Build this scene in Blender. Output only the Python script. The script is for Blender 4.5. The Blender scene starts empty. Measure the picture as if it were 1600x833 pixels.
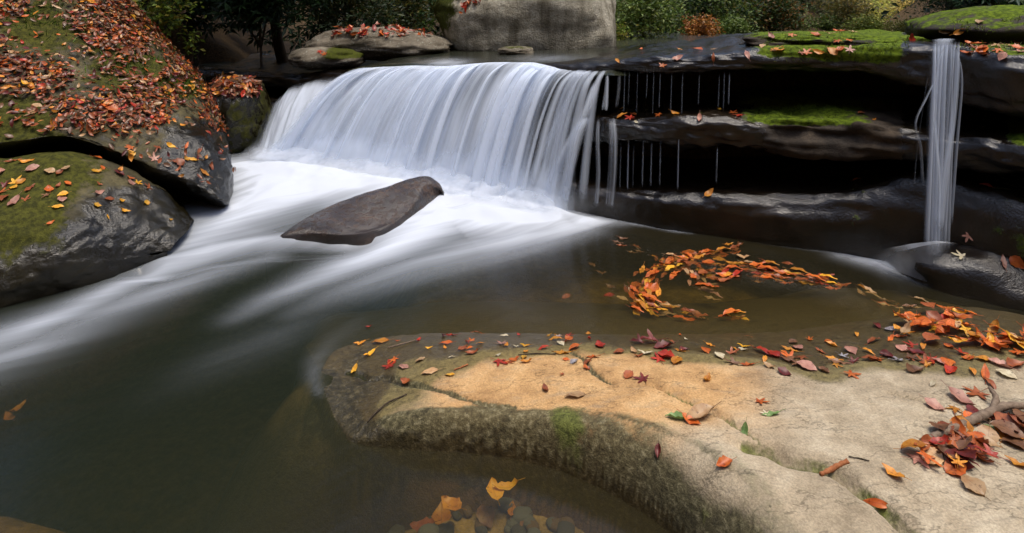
import bpy, math, random
import numpy as np
from mathutils import Vector, Matrix, Quaternion

random.seed(11)
RNG = np.random.default_rng(7)
C = bpy.context.scene.collection
F, HOR, CAMZ = 900.0, 20.0, 1.5          # focal length in photo pixels, horizon row, eye height above the pool

# ------------------------------------------------------------------ helpers
def Pd(px, py, d):
    return np.array([(px-800)/F*d, d, CAMZ-(py-HOR)/F*d])
def Pz(px, py, z):
    d = F*(CAMZ-z)/(py-HOR)
    return np.array([(px-800)/F*d, d, z])
def sm(x, a, b):
    t = np.clip((np.asarray(x, float)-a)/(b-a), 0, 1)
    return t*t*(3-2*t)
def _hash(ix, iy, iz, seed):
    h = (ix*374761393 + iy*668265263 + iz*2147483647 + seed*974711) & 0xFFFFFFFF
    h = ((h ^ (h >> 13))*1274126177) & 0xFFFFFFFF
    h = ((h ^ (h >> 15))*2246822519) & 0xFFFFFFFF
    return ((h ^ (h >> 16)) & 0xFFFFFF)/float(0xFFFFFF)
def vnoise(P, seed=0):
    P = np.asarray(P, float)
    i = np.floor(P).astype(np.int64); f = P-i
    f = f*f*f*(f*(f*6-15)+10)
    r = 0
    for dx in (0, 1):
        for dy in (0, 1):
            for dz in (0, 1):
                w = (f[:, 0] if dx else 1-f[:, 0])*(f[:, 1] if dy else 1-f[:, 1])*(f[:, 2] if dz else 1-f[:, 2])
                r = r+w*_hash(i[:, 0]+dx, i[:, 1]+dy, i[:, 2]+dz, seed)
    return r*2-1
def fbm(P, scale=1.0, octs=4, seed=0, gain=0.5):
    P = np.asarray(P, float)*scale
    a, s, t = 1.0, 0, 0
    for k in range(octs):
        s = s+a*vnoise(P+17.3*k, seed+k); t += a
        P = P*2.03; a *= gain
    return s/t
def p3(X, Y, Z=0):
    X = np.asarray(X, float).ravel(); Y = np.asarray(Y, float).ravel()
    return np.stack([X, Y, np.zeros_like(X)+np.ravel(Z)], 1)

def make_mesh(name, V, Fc, mat=None, attrs=None, smooth=True, uv=None, cols=None, mats=None, midx=None):
    me = bpy.data.meshes.new(name)
    V = np.asarray(V, np.float32)
    if isinstance(Fc, np.ndarray):
        n, k = Fc.shape
        me.vertices.add(len(V)); me.vertices.foreach_set('co', V.ravel())
        me.loops.add(n*k); me.loops.foreach_set('vertex_index', Fc.astype(np.int32).ravel())
        me.polygons.add(n); me.polygons.foreach_set('loop_start', np.arange(0, n*k, k, dtype=np.int32))
        me.update(calc_edges=True)
    else:
        me.from_pydata(V.tolist(), [], Fc)
    me.validate()
    if smooth:
        me.polygons.foreach_set('use_smooth', np.ones(len(me.polygons), bool))
    for k, a in (attrs or {}).items():
        at = me.attributes.new(k, 'FLOAT', 'POINT'); at.data.foreach_set('value', np.asarray(a, np.float32).ravel())
    if cols is not None:
        at = me.attributes.new('tint', 'FLOAT_COLOR', 'POINT')
        c4 = np.concatenate([np.asarray(cols, np.float32), np.ones((len(V), 1), np.float32)], 1)
        at.data.foreach_set('color', c4.ravel())
    if uv is not None:
        ul = me.uv_layers.new(name='UVMap')
        li = np.empty(len(me.loops), np.int32); me.loops.foreach_get('vertex_index', li)
        ul.data.foreach_set('uv', np.asarray(uv, np.float32)[li].ravel())
    for m in (mats or ([mat] if mat else [])):
        me.materials.append(m)
    if midx is not None:
        me.polygons.foreach_set('material_index', np.asarray(midx, np.int32))
    me.update()
    return me
def link(name, me, parent=None, loc=None):
    o = bpy.data.objects.new(name, me); C.objects.link(o)
    if parent: o.parent = parent
    if loc is not None: o.location = loc
    return o
def tag(o, label=None, cat=None, group=None, kind=None):
    if label: o['label'] = label
    if cat: o['category'] = cat
    if group: o['group'] = group
    if kind: o['kind'] = kind
    return o
def empty(name, loc):
    o = bpy.data.objects.new(name, None); C.objects.link(o); o.location = loc; o.empty_display_size = 0.1
    return o
def grid_faces(nr, nc, wrap=False):
    r = np.arange(nr-1)[:, None]; c = np.arange(nc if wrap else nc-1)[None, :]
    c2 = (c+1) % nc
    a = r*nc+c; b = r*nc+c2; d = (r+1)*nc+c2; e = (r+1)*nc+c
    return np.stack([a+0*b, b+0*a, d, e], -1).reshape(-1, 4)
def grid_normals(G):
    du = np.gradient(G, axis=1); dv = np.gradient(G, axis=0)
    n = np.cross(du, dv); l = np.linalg.norm(n, axis=-1, keepdims=True); l[l < 1e-9] = 1
    return n/l
def catmull(A, n):
    """A: (k,...) control rows -> ((k-1)*n+1,...)"""
    A = np.asarray(A, float); k = len(A)
    B = np.concatenate([2*A[:1]-A[1:2], A, 2*A[-1:]-A[-2:-1]])
    out = []
    for i in range(k-1):
        p0, p1, p2, p3_ = B[i], B[i+1], B[i+2], B[i+3]
        for j in range(n):
            t = j/n
            out.append(0.5*((2*p1)+(-p0+p2)*t+(2*p0-5*p1+4*p2-p3_)*t*t+(-p0+3*p1-3*p2+p3_)*t**3))
    out.append(A[-1])
    return np.array(out)
def seg_dist(X, Y, pts):
    """distance to polyline, index-parameter along it, signed side (+ = left of travel)"""
    X = np.asarray(X, float); Y = np.asarray(Y, float)
    best = np.full(X.shape, 1e9); par = np.zeros(X.shape); sd = np.ones(X.shape)
    for i in range(len(pts)-1):
        ax, ay = pts[i][:2]; bx, by = pts[i+1][:2]
        vx, vy = bx-ax, by-ay; L2 = vx*vx+vy*vy+1e-12
        t = np.clip(((X-ax)*vx+(Y-ay)*vy)/L2, 0, 1)
        dx = X-(ax+t*vx); dy = Y-(ay+t*vy)
        d = np.hypot(dx, dy)
        m = d < best
        best = np.where(m, d, best); par = np.where(m, i+t, par)
        sd = np.where(m, np.sign(vx*dy-vy*dx), sd)
    return best, par, sd
def tube(pts, rad, sides=7, jitter=0.0):
    pts = np.asarray(pts, float); n = len(pts)
    rad = np.broadcast_to(rad, (n,)) if np.ndim(rad) else np.full(n, rad)
    T = np.gradient(pts, axis=0); T /= np.linalg.norm(T, axis=1, keepdims=True)+1e-9
    ref = np.array([0.31, 0.22, 0.92])
    A = np.cross(T, ref); A /= np.linalg.norm(A, axis=1, keepdims=True)+1e-9
    B = np.cross(T, A)
    a = np.linspace(0, 2*math.pi, sides, endpoint=False)
    V = pts[:, None, :]+rad[:, None, None]*(np.cos(a)[None, :, None]*A[:, None, :]+np.sin(a)[None, :, None]*B[:, None, :])
    V = V.reshape(-1, 3)
    if jitter: V = V+RNG.normal(0, jitter, V.shape)
    Fc = [list(map(int, f)) for f in grid_faces(n, sides, True)]
    Fc.append(list(range(sides))[::-1]); Fc.append(list(range((n-1)*sides, n*sides)))
    return V, Fc
def join(parts):
    V, Fc, o = [], [], 0
    for v, f in parts:
        V.append(v); Fc += [[i+o for i in q] for q in f]; o += len(v)
    return np.concatenate(V), Fc

# ------------------------------------------------------------------ materials
class NT:
    def __init__(self, name):
        self.m = bpy.data.materials.new(name); self.m.use_nodes = True
        self.t = self.m.node_tree; self.t.nodes.clear()
        self.out = self.n('ShaderNodeOutputMaterial')
    def n(self, typ, **kw):
        nd = self.t.nodes.new(typ)
        for k, v in kw.items():
            if k.startswith('_'): continue
            setattr(nd, k, v)
        return nd
    def l(self, a, b): self.t.links.new(a, b)
    def val(self, sock, v):
        if hasattr(v, 'node'): self.l(v, sock)
        else: sock.default_value = v
    def attr(self, name): 
        return self.n('ShaderNodeAttribute', attribute_name=name).outputs['Fac']
    def attrc(self, name):
        return self.n('ShaderNodeAttribute', attribute_name=name).outputs['Color']
    def coord(self): return self.n('ShaderNodeTexCoord').outputs['Object']
    def mapping(self, vec, rot=(0, 0, 0), scale=(1, 1, 1), loc=(0, 0, 0)):
        m = self.n('ShaderNodeMapping'); self.l(vec, m.inputs['Vector'])
        m.inputs['Rotation'].default_value = rot; m.inputs['Scale'].default_value = scale; m.inputs['Location'].default_value = loc
        return m.outputs['Vector']
    def noise(self, vec, scale, detail=4, rough=0.55, dist=0.0):
        nd = self.n('ShaderNodeTexNoise'); self.l(vec, nd.inputs['Vector'])
        nd.inputs['Scale'].default_value = scale; nd.inputs['Detail'].default_value = detail
        nd.inputs['Roughness'].default_value = rough; nd.inputs['Distortion'].default_value = dist
        return nd.outputs['Fac']
    def voro(self, vec, scale, feature='F1', out='Distance'):
        nd = self.n('ShaderNodeTexVoronoi', feature=feature); self.l(vec, nd.inputs['Vector'])
        nd.inputs['Scale'].default_value = scale
        return nd.outputs[out]
    def ramp(self, fac, stops):
        nd = self.n('ShaderNodeValToRGB'); self.l(fac, nd.inputs['Fac'])
        e = nd.color_ramp.elements
        while len(e) < len(stops): e.new(0.5)
        for el, (p, c) in zip(e, stops):
            el.position = p; el.color = (c, c, c, 1) if np.ndim(c) == 0 else (*c, 1)
        return nd.outputs['Color']
    def rng(self, v, a, b, c=0.0, d=1.0, smooth=True):
        nd = self.n('ShaderNodeMapRange', interpolation_type='SMOOTHSTEP' if smooth else 'LINEAR')
        self.val(nd.inputs['Value'], v)
        for k, x in (('From Min', a), ('From Max', b), ('To Min', c), ('To Max', d)): self.val(nd.inputs[k], x)
        return nd.outputs['Result']
    def math(self, op, a, b=0.0, clamp=False):
        nd = self.n('ShaderNodeMath', operation=op, use_clamp=clamp)
        self.val(nd.inputs[0], a); self.val(nd.inputs[1], b)
        return nd.outputs[0]
    def mix(self, fac, a, b, blend='MIX'):
        nd = self.n('ShaderNodeMix', data_type='RGBA', blend_type=blend, clamp_factor=True)
        self.val(nd.inputs[0], fac)
        for s, v in ((nd.inputs[6], a), (nd.inputs[7], b)):
            if hasattr(v, 'node'): self.l(v, s)
            else: s.default_value = (*v, 1) if len(v) == 3 else v
        return nd.outputs[2]
    def bump(self, h, strength=0.5, dist=0.02, normal=None):
        nd = self.n('ShaderNodeBump'); self.l(h, nd.inputs['Height'])
        nd.inputs['Strength'].default_value = strength; nd.inputs['Distance'].default_value = dist
        if normal is not None: self.l(normal, nd.inputs['Normal'])
        return nd.outputs['Normal']
    def principled(self, col, rough=0.6, normal=None, spec=0.5, **kw):
        b = self.n('ShaderNodeBsdfPrincipled')
        if hasattr(col, 'node'): self.l(col, b.inputs['Base Color'])
        else: b.inputs['Base Color'].default_value = (*col, 1)
        self.val(b.inputs['Roughness'], rough)
        self.val(b.inputs['Specular IOR Level'], spec)
        if normal is not None: self.l(normal, b.inputs['Normal'])
        for k, v in kw.items(): self.val(b.inputs[k], v)
        return b.outputs['BSDF']
    def mixsh(self, fac, a, b):
        nd = self.n('ShaderNodeMixShader'); self.val(nd.inputs[0], fac)
        self.l(a, nd.inputs[1]); self.l(b, nd.inputs[2])
        return nd.outputs[0]
    def done(self, sh, vol=None):
        self.l(sh, self.out.inputs['Surface'])
        if vol is not None: self.l(vol, self.out.inputs['Volume'])
        return self.m

def rock_mat(name, c1, c2, c3, moss=(0.075, 0.12, 0.012), moss2=(0.03, 0.045, 0.008), scale=1.0, wetdark=0.35, rough=0.75, wetrough=0.22,
             bump=0.6, streak=None, lichen=0.0, wetspec=0.5):
    """c1..c3 stone colours; vertex attributes: moss, wet"""
    t = NT(name); co = t.coord()
    if streak: cs = t.mapping(co, scale=streak)
    else: cs = co
    n1 = t.noise(cs, 2.2*scale, 6, 0.6); n2 = t.noise(co, 11*scale, 5, 0.65); n3 = t.noise(co, 60*scale, 4, 0.7)
    col = t.ramp(n1, [(0.37, c1), (0.5, c2), (0.63, c3)])
    col = t.mix(t.rng(n2, 0.42, 0.66), col, t.mix(0.55, col, c1))
    g = t.ramp(n3, [(0.3, 0.62), (0.5, 1.0), (0.72, 1.25)])
    col = t.mix(0.8, col, g, 'MULTIPLY')
    if lichen:
        sp = t.rng(t.noise(co, 26*scale, 5, 0.75), 0.56, 0.66)
        col = t.mix(t.math('MULTIPLY', sp, lichen), col, (0.42, 0.43, 0.36))
    wet = t.math('ADD', t.attr('wet'), t.math('MULTIPLY', t.math('SUBTRACT', n2, 0.5), 0.9), True)
    wet = t.rng(wet, 0.3, 0.62)
    wet = t.math('MULTIPLY', wet, t.rng(t.attr('wet'), 0.02, 0.2))
    wcol = t.mix(1.0, col, (wetdark, wetdark*0.97, wetdark*0.93), 'MULTIPLY')
    col = t.mix(wet, col, wcol)
    mm = t.math('ADD', t.attr('moss'), t.math('MULTIPLY', t.math('SUBTRACT', t.noise(co, 9*scale, 6, 0.7), 0.5), 1.3))
    mm = t.math('MULTIPLY', t.rng(mm, 0.4, 0.62), t.rng(t.attr('moss'), 0.02, 0.25))
    mcol = t.mix(t.rng(t.noise(co, 30*scale, 4, 0.7), 0.35, 0.65), moss2, moss)
    col = t.mix(mm, col, mcol)
    r = t.mix(wet, (rough,)*3, (wetrough,)*3)
    r = t.mix(mm, r, (0.9,)*3)
    h = t.math('ADD', t.math('MULTIPLY', n2, 1.0), t.math('MULTIPLY', n3, 0.85))
    h = t.math('ADD', h, t.math('MULTIPLY', mm, t.noise(co, 120*scale, 3, 0.7)))
    nrm = t.bump(h, bump, 0.03)
    sp = t.mix(wet, (0.3,)*3, (wetspec,)*3)
    sp = t.mix(mm, sp, (0.1,)*3)
    return t.done(t.principled(col, r, nrm, sp))

M = {}
M['ledge'] = rock_mat('black wet ledge stone', (0.013, 0.009, 0.006), (0.032, 0.023, 0.015), (0.072, 0.052, 0.033), moss=(0.115, 0.165, 0.012), moss2=(0.035, 0.055, 0.007),
                      wetdark=0.30, rough=0.75, wetrough=0.12, bump=0.30, scale=1.2, wetspec=0.7)
M['boulder'] = rock_mat('dark mossy boulder stone', (0.024, 0.02, 0.009), (0.06, 0.05, 0.021), (0.105, 0.088, 0.04), moss=(0.075, 0.075, 0.014), moss2=(0.03, 0.032, 0.009),
                        wetdark=0.2, wetrough=0.14, bump=0.40, scale=1.0, wetspec=0.65)
M['grey'] = rock_mat('pale lichened boulder stone', (0.17, 0.15, 0.105), (0.42, 0.385, 0.30), (0.56, 0.525, 0.43), moss=(0.10, 0.12, 0.02), moss2=(0.05, 0.06, 0.015),
                     scale=0.9, bump=0.9, streak=(2.4, 2.4, 0.35), lichen=0.5)
M['flat'] = rock_mat('weathered flat slab stone', (0.09, 0.075, 0.052), (0.17, 0.145, 0.105), (0.27, 0.235, 0.18), moss=(0.10, 0.12, 0.015), moss2=(0.06, 0.065, 0.015),
                     scale=1.2, bump=0.7, lichen=0.8)
M['drowned'] = rock_mat('drowned orange stone', (0.20, 0.11, 0.04), (0.33, 0.19, 0.075), (0.42, 0.27, 0.12), scale=1.2)
M['wedge'] = rock_mat('brown wet river stone', (0.028, 0.017, 0.012), (0.065, 0.038, 0.026), (0.12, 0.076, 0.052), wetdark=0.42, wetrough=0.16, bump=0.4, wetspec=0.8, scale=2.2, streak=(0.5, 1.6, 1))

def slab_material():
    t = NT('tan sandstone slab'); co = t.coord()
    n1 = t.noise(co, 1.6, 6, 0.6); n2 = t.noise(co, 7, 6, 0.68); n3 = t.noise(co, 45, 5, 0.7); n4 = t.noise(co, 160, 3, 0.7)
    ct = t.mapping(co, rot=(0, 0, 0.5), scale=(1, 3.2, 1))
    n5 = t.noise(ct, 9, 5, 0.65)
    grey = t.ramp(n2, [(0.3, (0.22, 0.175, 0.115)), (0.5, (0.36, 0.295, 0.20)), (0.7, (0.48, 0.41, 0.295))])
    tan = t.ramp(n2, [(0.3, (0.30, 0.17, 0.07)), (0.5, (0.48, 0.29, 0.125)), (0.72, (0.58, 0.39, 0.195))])
    col = t.mix(t.rng(t.math('ADD', t.attr('tan'), t.math('MULTIPLY', t.math('SUBTRACT', n1, 0.5), 0.8)), 0.2, 0.8), grey, tan)
    col = t.mix(t.rng(n5, 0.5, 0.72, 0, 0.45), col, (0.22, 0.19, 0.14))
    # olive algae film, dark moss on the front face, wet stone near the water
    alg = t.math('ADD', t.attr('algae'), t.math('MULTIPLY', t.math('SUBTRACT', n2, 0.5), 1.1))
    col = t.mix(t.rng(alg, 0.25, 0.85, 0, 0.9), col, t.ramp(n3, [(0.35, (0.075, 0.06, 0.02)), (0.65, (0.175, 0.14, 0.048))]))
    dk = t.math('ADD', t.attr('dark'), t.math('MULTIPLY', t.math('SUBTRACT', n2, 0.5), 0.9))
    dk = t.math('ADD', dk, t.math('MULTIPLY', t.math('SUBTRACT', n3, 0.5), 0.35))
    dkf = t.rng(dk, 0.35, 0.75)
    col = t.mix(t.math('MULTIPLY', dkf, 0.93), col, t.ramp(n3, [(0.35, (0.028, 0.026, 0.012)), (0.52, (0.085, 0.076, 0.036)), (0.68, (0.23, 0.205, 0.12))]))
    ms = t.math('ADD', t.attr('moss'), t.math('MULTIPLY', t.math('SUBTRACT', n2, 0.5), 1.2))
    msf = t.math('MULTIPLY', t.rng(ms, 0.4, 0.7), t.rng(t.attr('moss'), 0.03, 0.25))
    col = t.mix(msf, col, t.ramp(n3, [(0.35, (0.05, 0.055, 0.012)), (0.65, (0.14, 0.155, 0.035))]))
    spk = t.rng(n4, 0.3, 0.75, 0.68, 1.25)
    col = t.mix(0.8, col, spk, 'MULTIPLY')
    ln = t.math('ABSOLUTE', t.math('SUBTRACT', t.noise(t.mapping(co, rot=(0, 0, 0.6), scale=(1, 2.2, 1)), 3.1, 5, 0.6), 0.5))
    col = t.mix(0.8, col, t.rng(ln, 0.0, 0.012, 0.5, 1.0), 'MULTIPLY')
    speck = t.rng(t.voro(co, 26), 0.05, 0.13, 0.35, 1.0)
    col = t.mix(t.rng(t.noise(co, 3.4, 3), 0.46, 0.6, 0, 0.85), col, t.mix(1.0, col, speck, 'MULTIPLY'))
    pit = t.rng(t.voro(co, 55), 0.0, 0.16, 0.45, 1.0)
    col = t.mix(t.rng(t.noise(co, 5, 3), 0.5, 0.6, 0, 0.7), col, t.mix(1.0, col, pit, 'MULTIPLY'))
    wet = t.math('ADD', t.attr('wet'), t.math('MULTIPLY', t.math('SUBTRACT', n2, 0.5), 0.7))
    wet = t.math('MULTIPLY', t.rng(wet, 0.3, 0.7), t.rng(t.attr('wet'), 0.02, 0.2))
    col = t.mix(wet, col, t.mix(1.0, col, (0.42, 0.38, 0.32), 'MULTIPLY'))
    rough = t.mix(wet, (0.8,)*3, (0.32,)*3)
    h = t.math('ADD', n2, t.math('MULTIPLY', n3, 0.5)); h = t.math('ADD', h, t.math('MULTIPLY', n4, 0.22))
    nrm = t.bump(h, 0.6, 0.02)
    return t.done(t.principled(col, rough, nrm, t.mix(wet, (0.25,)*3, (0.45,)*3)))
M['slab'] = slab_material()

def ground_material():
    t = NT('forest floor and stream bed'); co = t.coord()
    n1 = t.noise(co, 1.2, 6, 0.6); n2 = t.noise(co, 9, 6, 0.7); n3 = t.noise(co, 40, 4, 0.7)
    bed = t.ramp(n2, [(0.3, (0.09, 0.06, 0.024)), (0.5, (0.24, 0.16, 0.062)), (0.7, (0.42, 0.28, 0.115))])
    land = t.ramp(n3, [(0.3, (0.02, 0.016, 0.009)), (0.5, (0.06, 0.037, 0.016)), (0.7, (0.12, 0.07, 0.026))])
    col = t.mix(t.attr('bed'), land, bed)
    return t.done(t.principled(col, 0.85, t.bump(t.math('ADD', n2, n3), 0.6, 0.04), 0.2))
M['ground'] = ground_material()

def leaf_material(name, attr='tint', trans=0.35, rough=0.45, spec=0.35):
    t = NT(name); co = t.coord()
    c = t.attrc(attr)
    n = t.noise(co, 60, 3, 0.7)
    c = t.mix(0.75, c, t.ramp(n, [(0.3, 0.55), (0.5, 1.0), (0.7, 1.2)]), 'MULTIPLY')
    p = t.principled(c, rough, None, spec)
    tr = t.n('ShaderNodeBsdfTranslucent'); t.l(c, tr.inputs['Color'])
    return t.done(t.mixsh(trans, p, tr.outputs[0]))
M['foliage'] = leaf_material('living leaves')
M['litter'] = leaf_material('wet fallen leaves', trans=0.15, rough=0.35, spec=0.4)

def single_leaf_mat(name, c, c2):
    t = NT(name); co = t.coord()
    oi = t.n('ShaderNodeObjectInfo').outputs['Random']
    cv = t.n('ShaderNodeVectorMath', operation='ADD'); t.l(co, cv.inputs[0]); t.l(oi, cv.inputs[1])
    v = cv.outputs[0]
    n = t.noise(v, 28, 4, 0.6)
    col = t.mix(t.rng(n, 0.35, 0.68), c, c2)
    col = t.mix(t.rng(t.noise(v, 90, 3, 0.7), 0.56, 0.7, 0, 0.75), col, tuple(x*0.3 for x in c2))
    uvx = t.n('ShaderNodeSeparateXYZ'); t.l(co, uvx.inputs[0])
    rib = t.rng(t.math('ABSOLUTE', uvx.outputs['X']), 0.0, 0.0018, 0.65, 1.0)
    col = t.mix(0.7, col, rib, 'MULTIPLY')
    col = t.mix(1.0, col, t.rng(oi, 0, 1, 0.72, 1.22, False), 'MULTIPLY')
    p = t.principled(col, 0.42, t.bump(n, 0.3, 0.003), 0.4)
    tr = t.n('ShaderNodeBsdfTranslucent'); t.l(col, tr.inputs['Color'])
    return t.done(t.mixsh(0.18, p, tr.outputs[0]))
LEAFCOL = {
    'yellow': ((0.72, 0.40, 0.035), (0.62, 0.27, 0.02)), 'golden': ((0.60, 0.26, 0.03), (0.46, 0.16, 0.02)),
    'orange': ((0.58, 0.15, 0.025), (0.46, 0.085, 0.015)), 'red': ((0.46, 0.045, 0.018), (0.32, 0.025, 0.014)),
    'rust': ((0.33, 0.095, 0.03), (0.22, 0.055, 0.02)), 'maroon': ((0.15, 0.02, 0.015), (0.085, 0.014, 0.012)),
    'brown': ((0.20, 0.095, 0.045), (0.12, 0.055, 0.028)), 'tan': ((0.50, 0.33, 0.17), (0.40, 0.22, 0.10)),
    'pink': ((0.50, 0.26, 0.19), (0.36, 0.16, 0.12)), 'grey': ((0.34, 0.33, 0.35), (0.22, 0.19, 0.20)),
    'green': ((0.20, 0.30, 0.10), (0.11, 0.20, 0.05)), 'pale': ((0.58, 0.52, 0.36), (0.46, 0.38, 0.24)),
}
LM = {k: single_leaf_mat(k+' leaf', *v) for k, v in LEAFCOL.items()}

def bark_material(name, c1, c2):
    t = NT(name); co = t.coord()
    n = t.noise(t.mapping(co, scale=(1, 1, 0.3)), 40, 5, 0.7)
    return t.done(t.principled(t.ramp(n, [(0.3, c1), (0.7, c2)]), 0.85, t.bump(n, 0.7, 0.01), 0.2))
M['bark'] = bark_material('dark bark', (0.025, 0.018, 0.012), (0.075, 0.055, 0.038))
M['twig'] = bark_material('grey brown branch bark', (0.10, 0.07, 0.05), (0.24, 0.18, 0.13))
M['palebark'] = bark_material('pale grey bark', (0.12, 0.105, 0.085), (0.30, 0.27, 0.22))
M['redbark'] = bark_material('rusty bark strip', (0.20, 0.065, 0.025), (0.36, 0.14, 0.06))

def water_material(name='stream water', tint=(0.86, 0.83, 0.66), murk=(0.075, 0.066, 0.034), murkf=0.16, vol=True, foamcol=(0.53, 0.575, 0.65)):
    t = NT(name); co = t.coord()
    # the flow runs from the foot of the falls down to the near bank on the left: streaks are stretched along it
    cmb = t.n('ShaderNodeCombineXYZ'); t.l(t.attr('along'), cmb.inputs[0]); t.l(t.attr('across'), cmb.inputs[1])
    fl = t.mapping(cmb.outputs[0], scale=(0.55, 4.5, 1)); fl2 = t.mapping(cmb.outputs[0], scale=(0.7, 15.0, 1))
    s1 = t.noise(fl, 1.3, 3, 0.5); s2 = t.noise(fl2, 1.6, 3, 0.5)
    st = t.math('ADD', t.math('MULTIPLY', s1, 0.8), t.math('MULTIPLY', s2, 0.2))
    fo = t.attr('foam')
    thin = t.math('MULTIPLY', fo, t.rng(st, 0.28, 0.72, 0.6, 1.22))
    fac = t.rng(t.math('MAXIMUM', thin, t.math('MULTIPLY', fo, t.rng(fo, 0.8, 1.7))), 0.0, 1.25, 0.0, 0.94, False)
    calm = t.noise(co, 3.0, 2, 0.5)
    h = t.math('ADD', t.math('MULTIPLY', s1, 1.0), t.math('MULTIPLY', calm, 0.5))
    nrm = t.bump(h, 0.14, 0.03)
    fr = t.n('ShaderNodeFresnel'); fr.inputs['IOR'].default_value = 1.33; t.l(nrm, fr.inputs['Normal'])
    tr = t.n('ShaderNodeBsdfTransparent'); tr.inputs['Color'].default_value = (*tint, 1)
    df = t.n('ShaderNodeBsdfDiffuse'); t.l(t.mix(t.attr('deep'), murk, (0.024, 0.031, 0.02)), df.inputs['Color'])
    gl = t.n('ShaderNodeBsdfGlossy'); gl.inputs['Roughness'].default_value = 0.16; t.l(nrm, gl.inputs['Normal'])
    gl.inputs['Color'].default_value = (0.9, 0.9, 0.9, 1)
    body = t.mixsh(t.rng(t.attr('deep'), 0, 1, murkf, 0.42), tr.outputs[0], df.outputs[0])
    wat = t.mixsh(fr.outputs[0], body, gl.outputs[0])
    fd = t.n('ShaderNodeBsdfDiffuse'); fd.inputs['Color'].default_value = (*foamcol, 1)
    sh = t.mixsh(fac, wat, fd.outputs[0])
    v = None
    if vol:
        va = t.n('ShaderNodeVolumeAbsorption'); va.inputs['Color'].default_value = (0.54, 0.52, 0.24, 1); va.inputs['Density'].default_value = 2.2
        v = va.outputs[0]
    return t.done(sh, v)
M['water'] = water_material()
M['upwater'] = water_material('upper stream water', murk=(0.035, 0.04, 0.022), murkf=0.5, vol=False)

def fall_material(name, su=60.0, sv=0.9, lo=0.34, hi=0.66, amin=0.0, amax=1.0, su2=3.0, col=(0.72, 0.80, 0.93)):
    """white water in falling strands: coverage from strands along V (UV: metres across, 0-1 down) times the attribute 'cover'"""
    t = NT(name)
    uv = t.n('ShaderNodeTexCoord').outputs['UV']
    a = t.noise(t.mapping(uv, scale=(su, sv, 1)), 1.0, 3, 0.6)
    b = t.noise(t.mapping(uv, scale=(su*0.28, sv*0.6, 1)), 1.0, 2, 0.5)
    c = t.noise(t.mapping(uv, scale=(su2, 0.5, 1)), 1.0, 2, 0.5)
    s = t.math('ADD', t.math('MULTIPLY', a, 0.24), t.math('MULTIPLY', b, 0.42)); s = t.math('ADD', s, t.math('MULTIPLY', c, 0.34))
    cov = t.attr('cover')
    thr = t.math('SUBTRACT', 1.0, cov)
    al = t.rng(t.math('SUBTRACT', s, t.math('MULTIPLY', t.math('SUBTRACT', thr, 0.5), 0.55)), lo, hi, amin, amax)
    al = t.math('MULTIPLY', al, t.rng(cov, 0.0, 0.25))
    nrm = t.bump(t.math('ADD', b, t.math('MULTIPLY', a, 0.3)), 0.3, 0.05)
    df = t.n('ShaderNodeBsdfDiffuse'); df.inputs['Color'].default_value = (*col, 1); t.l(nrm, df.inputs['Normal'])
    tl = t.n('ShaderNodeBsdfTranslucent'); tl.inputs['Color'].default_value = (*col, 1)
    tr = t.n('ShaderNodeBsdfTransparent')
    w = t.mixsh(0.35, df.outputs[0], tl.outputs[0])
    return t.done(t.mixsh(al, tr.outputs[0], w))
M['fall_back'] = fall_material('soft falling water', 9, 0.45, 0.32, 0.66, 0.03, 0.9, 1.3)
M['fall_front'] = fall_material('stranded falling water', 16, 0.4, 0.40, 0.64, 0.0, 0.95, 1.8)
M['fall_thin'] = fall_material('thin falling water', 90, 0.6, 0.34, 0.66, 0.0, 0.8, 10)
M['fall_soft'] = fall_material('narrow falling water', 22, 0.5, 0.22, 0.78, 0.05, 0.85, 8)
def spray_material():
    t = NT('spray'); co = t.coord()
    al = t.math('MULTIPLY', t.attr('cover'), t.rng(t.noise(co, 6, 3, 0.5), 0.25, 0.7, 0.25, 0.75))
    df = t.n('ShaderNodeBsdfDiffuse'); df.inputs['Color'].default_value = (0.75, 0.80, 0.88, 1)
    tl = t.n('ShaderNodeBsdfTranslucent'); tl.inputs['Color'].default_value = (0.75, 0.80, 0.88, 1)
    tr = t.n('ShaderNodeBsdfTransparent')
    return t.done(t.mixsh(al, tr.outputs[0], t.mixsh(0.5, df.outputs[0], tl.outputs[0])))
M['spray'] = spray_material()
M['trickle'] = fall_material('fine trickle water', 30, 0.5, 0.2, 0.7, 0.05, 0.42, 5)

# ------------------------------------------------------------------ layout curves
LEDGE_PX = [(820, 318), (960, 335), (1060, 352), (1180, 368), (1300, 382), (1400, 402), (1500, 428), (1600, 462)]
LEDGE = [np.array([-5.2, 7.2]), np.array([-3.0, 6.0]), np.array([-1.4, 5.22])]+[Pz(x, y, 0)[:2] for x, y in LEDGE_PX]+[np.array([3.25, 2.45]), np.array([4.2, 1.6]), np.array([5.5, 0.6])]
LEDGE = np.array(LEDGE)
def ledge_sd(X, Y):
    d, p, s = seg_dist(X, Y, LEDGE)
    return d*s                                     # + behind the ledge face
def water_z(X, Y):
    return 0.17*sm(X, 0.4, -1.4)*sm(Y, 3.0, 5.0)
def Pw(px, py):
    z = 0.0
    for _ in range(6):
        p = Pz(px, py, z); z = float(water_z(p[0], p[1]))
    return p

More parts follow.
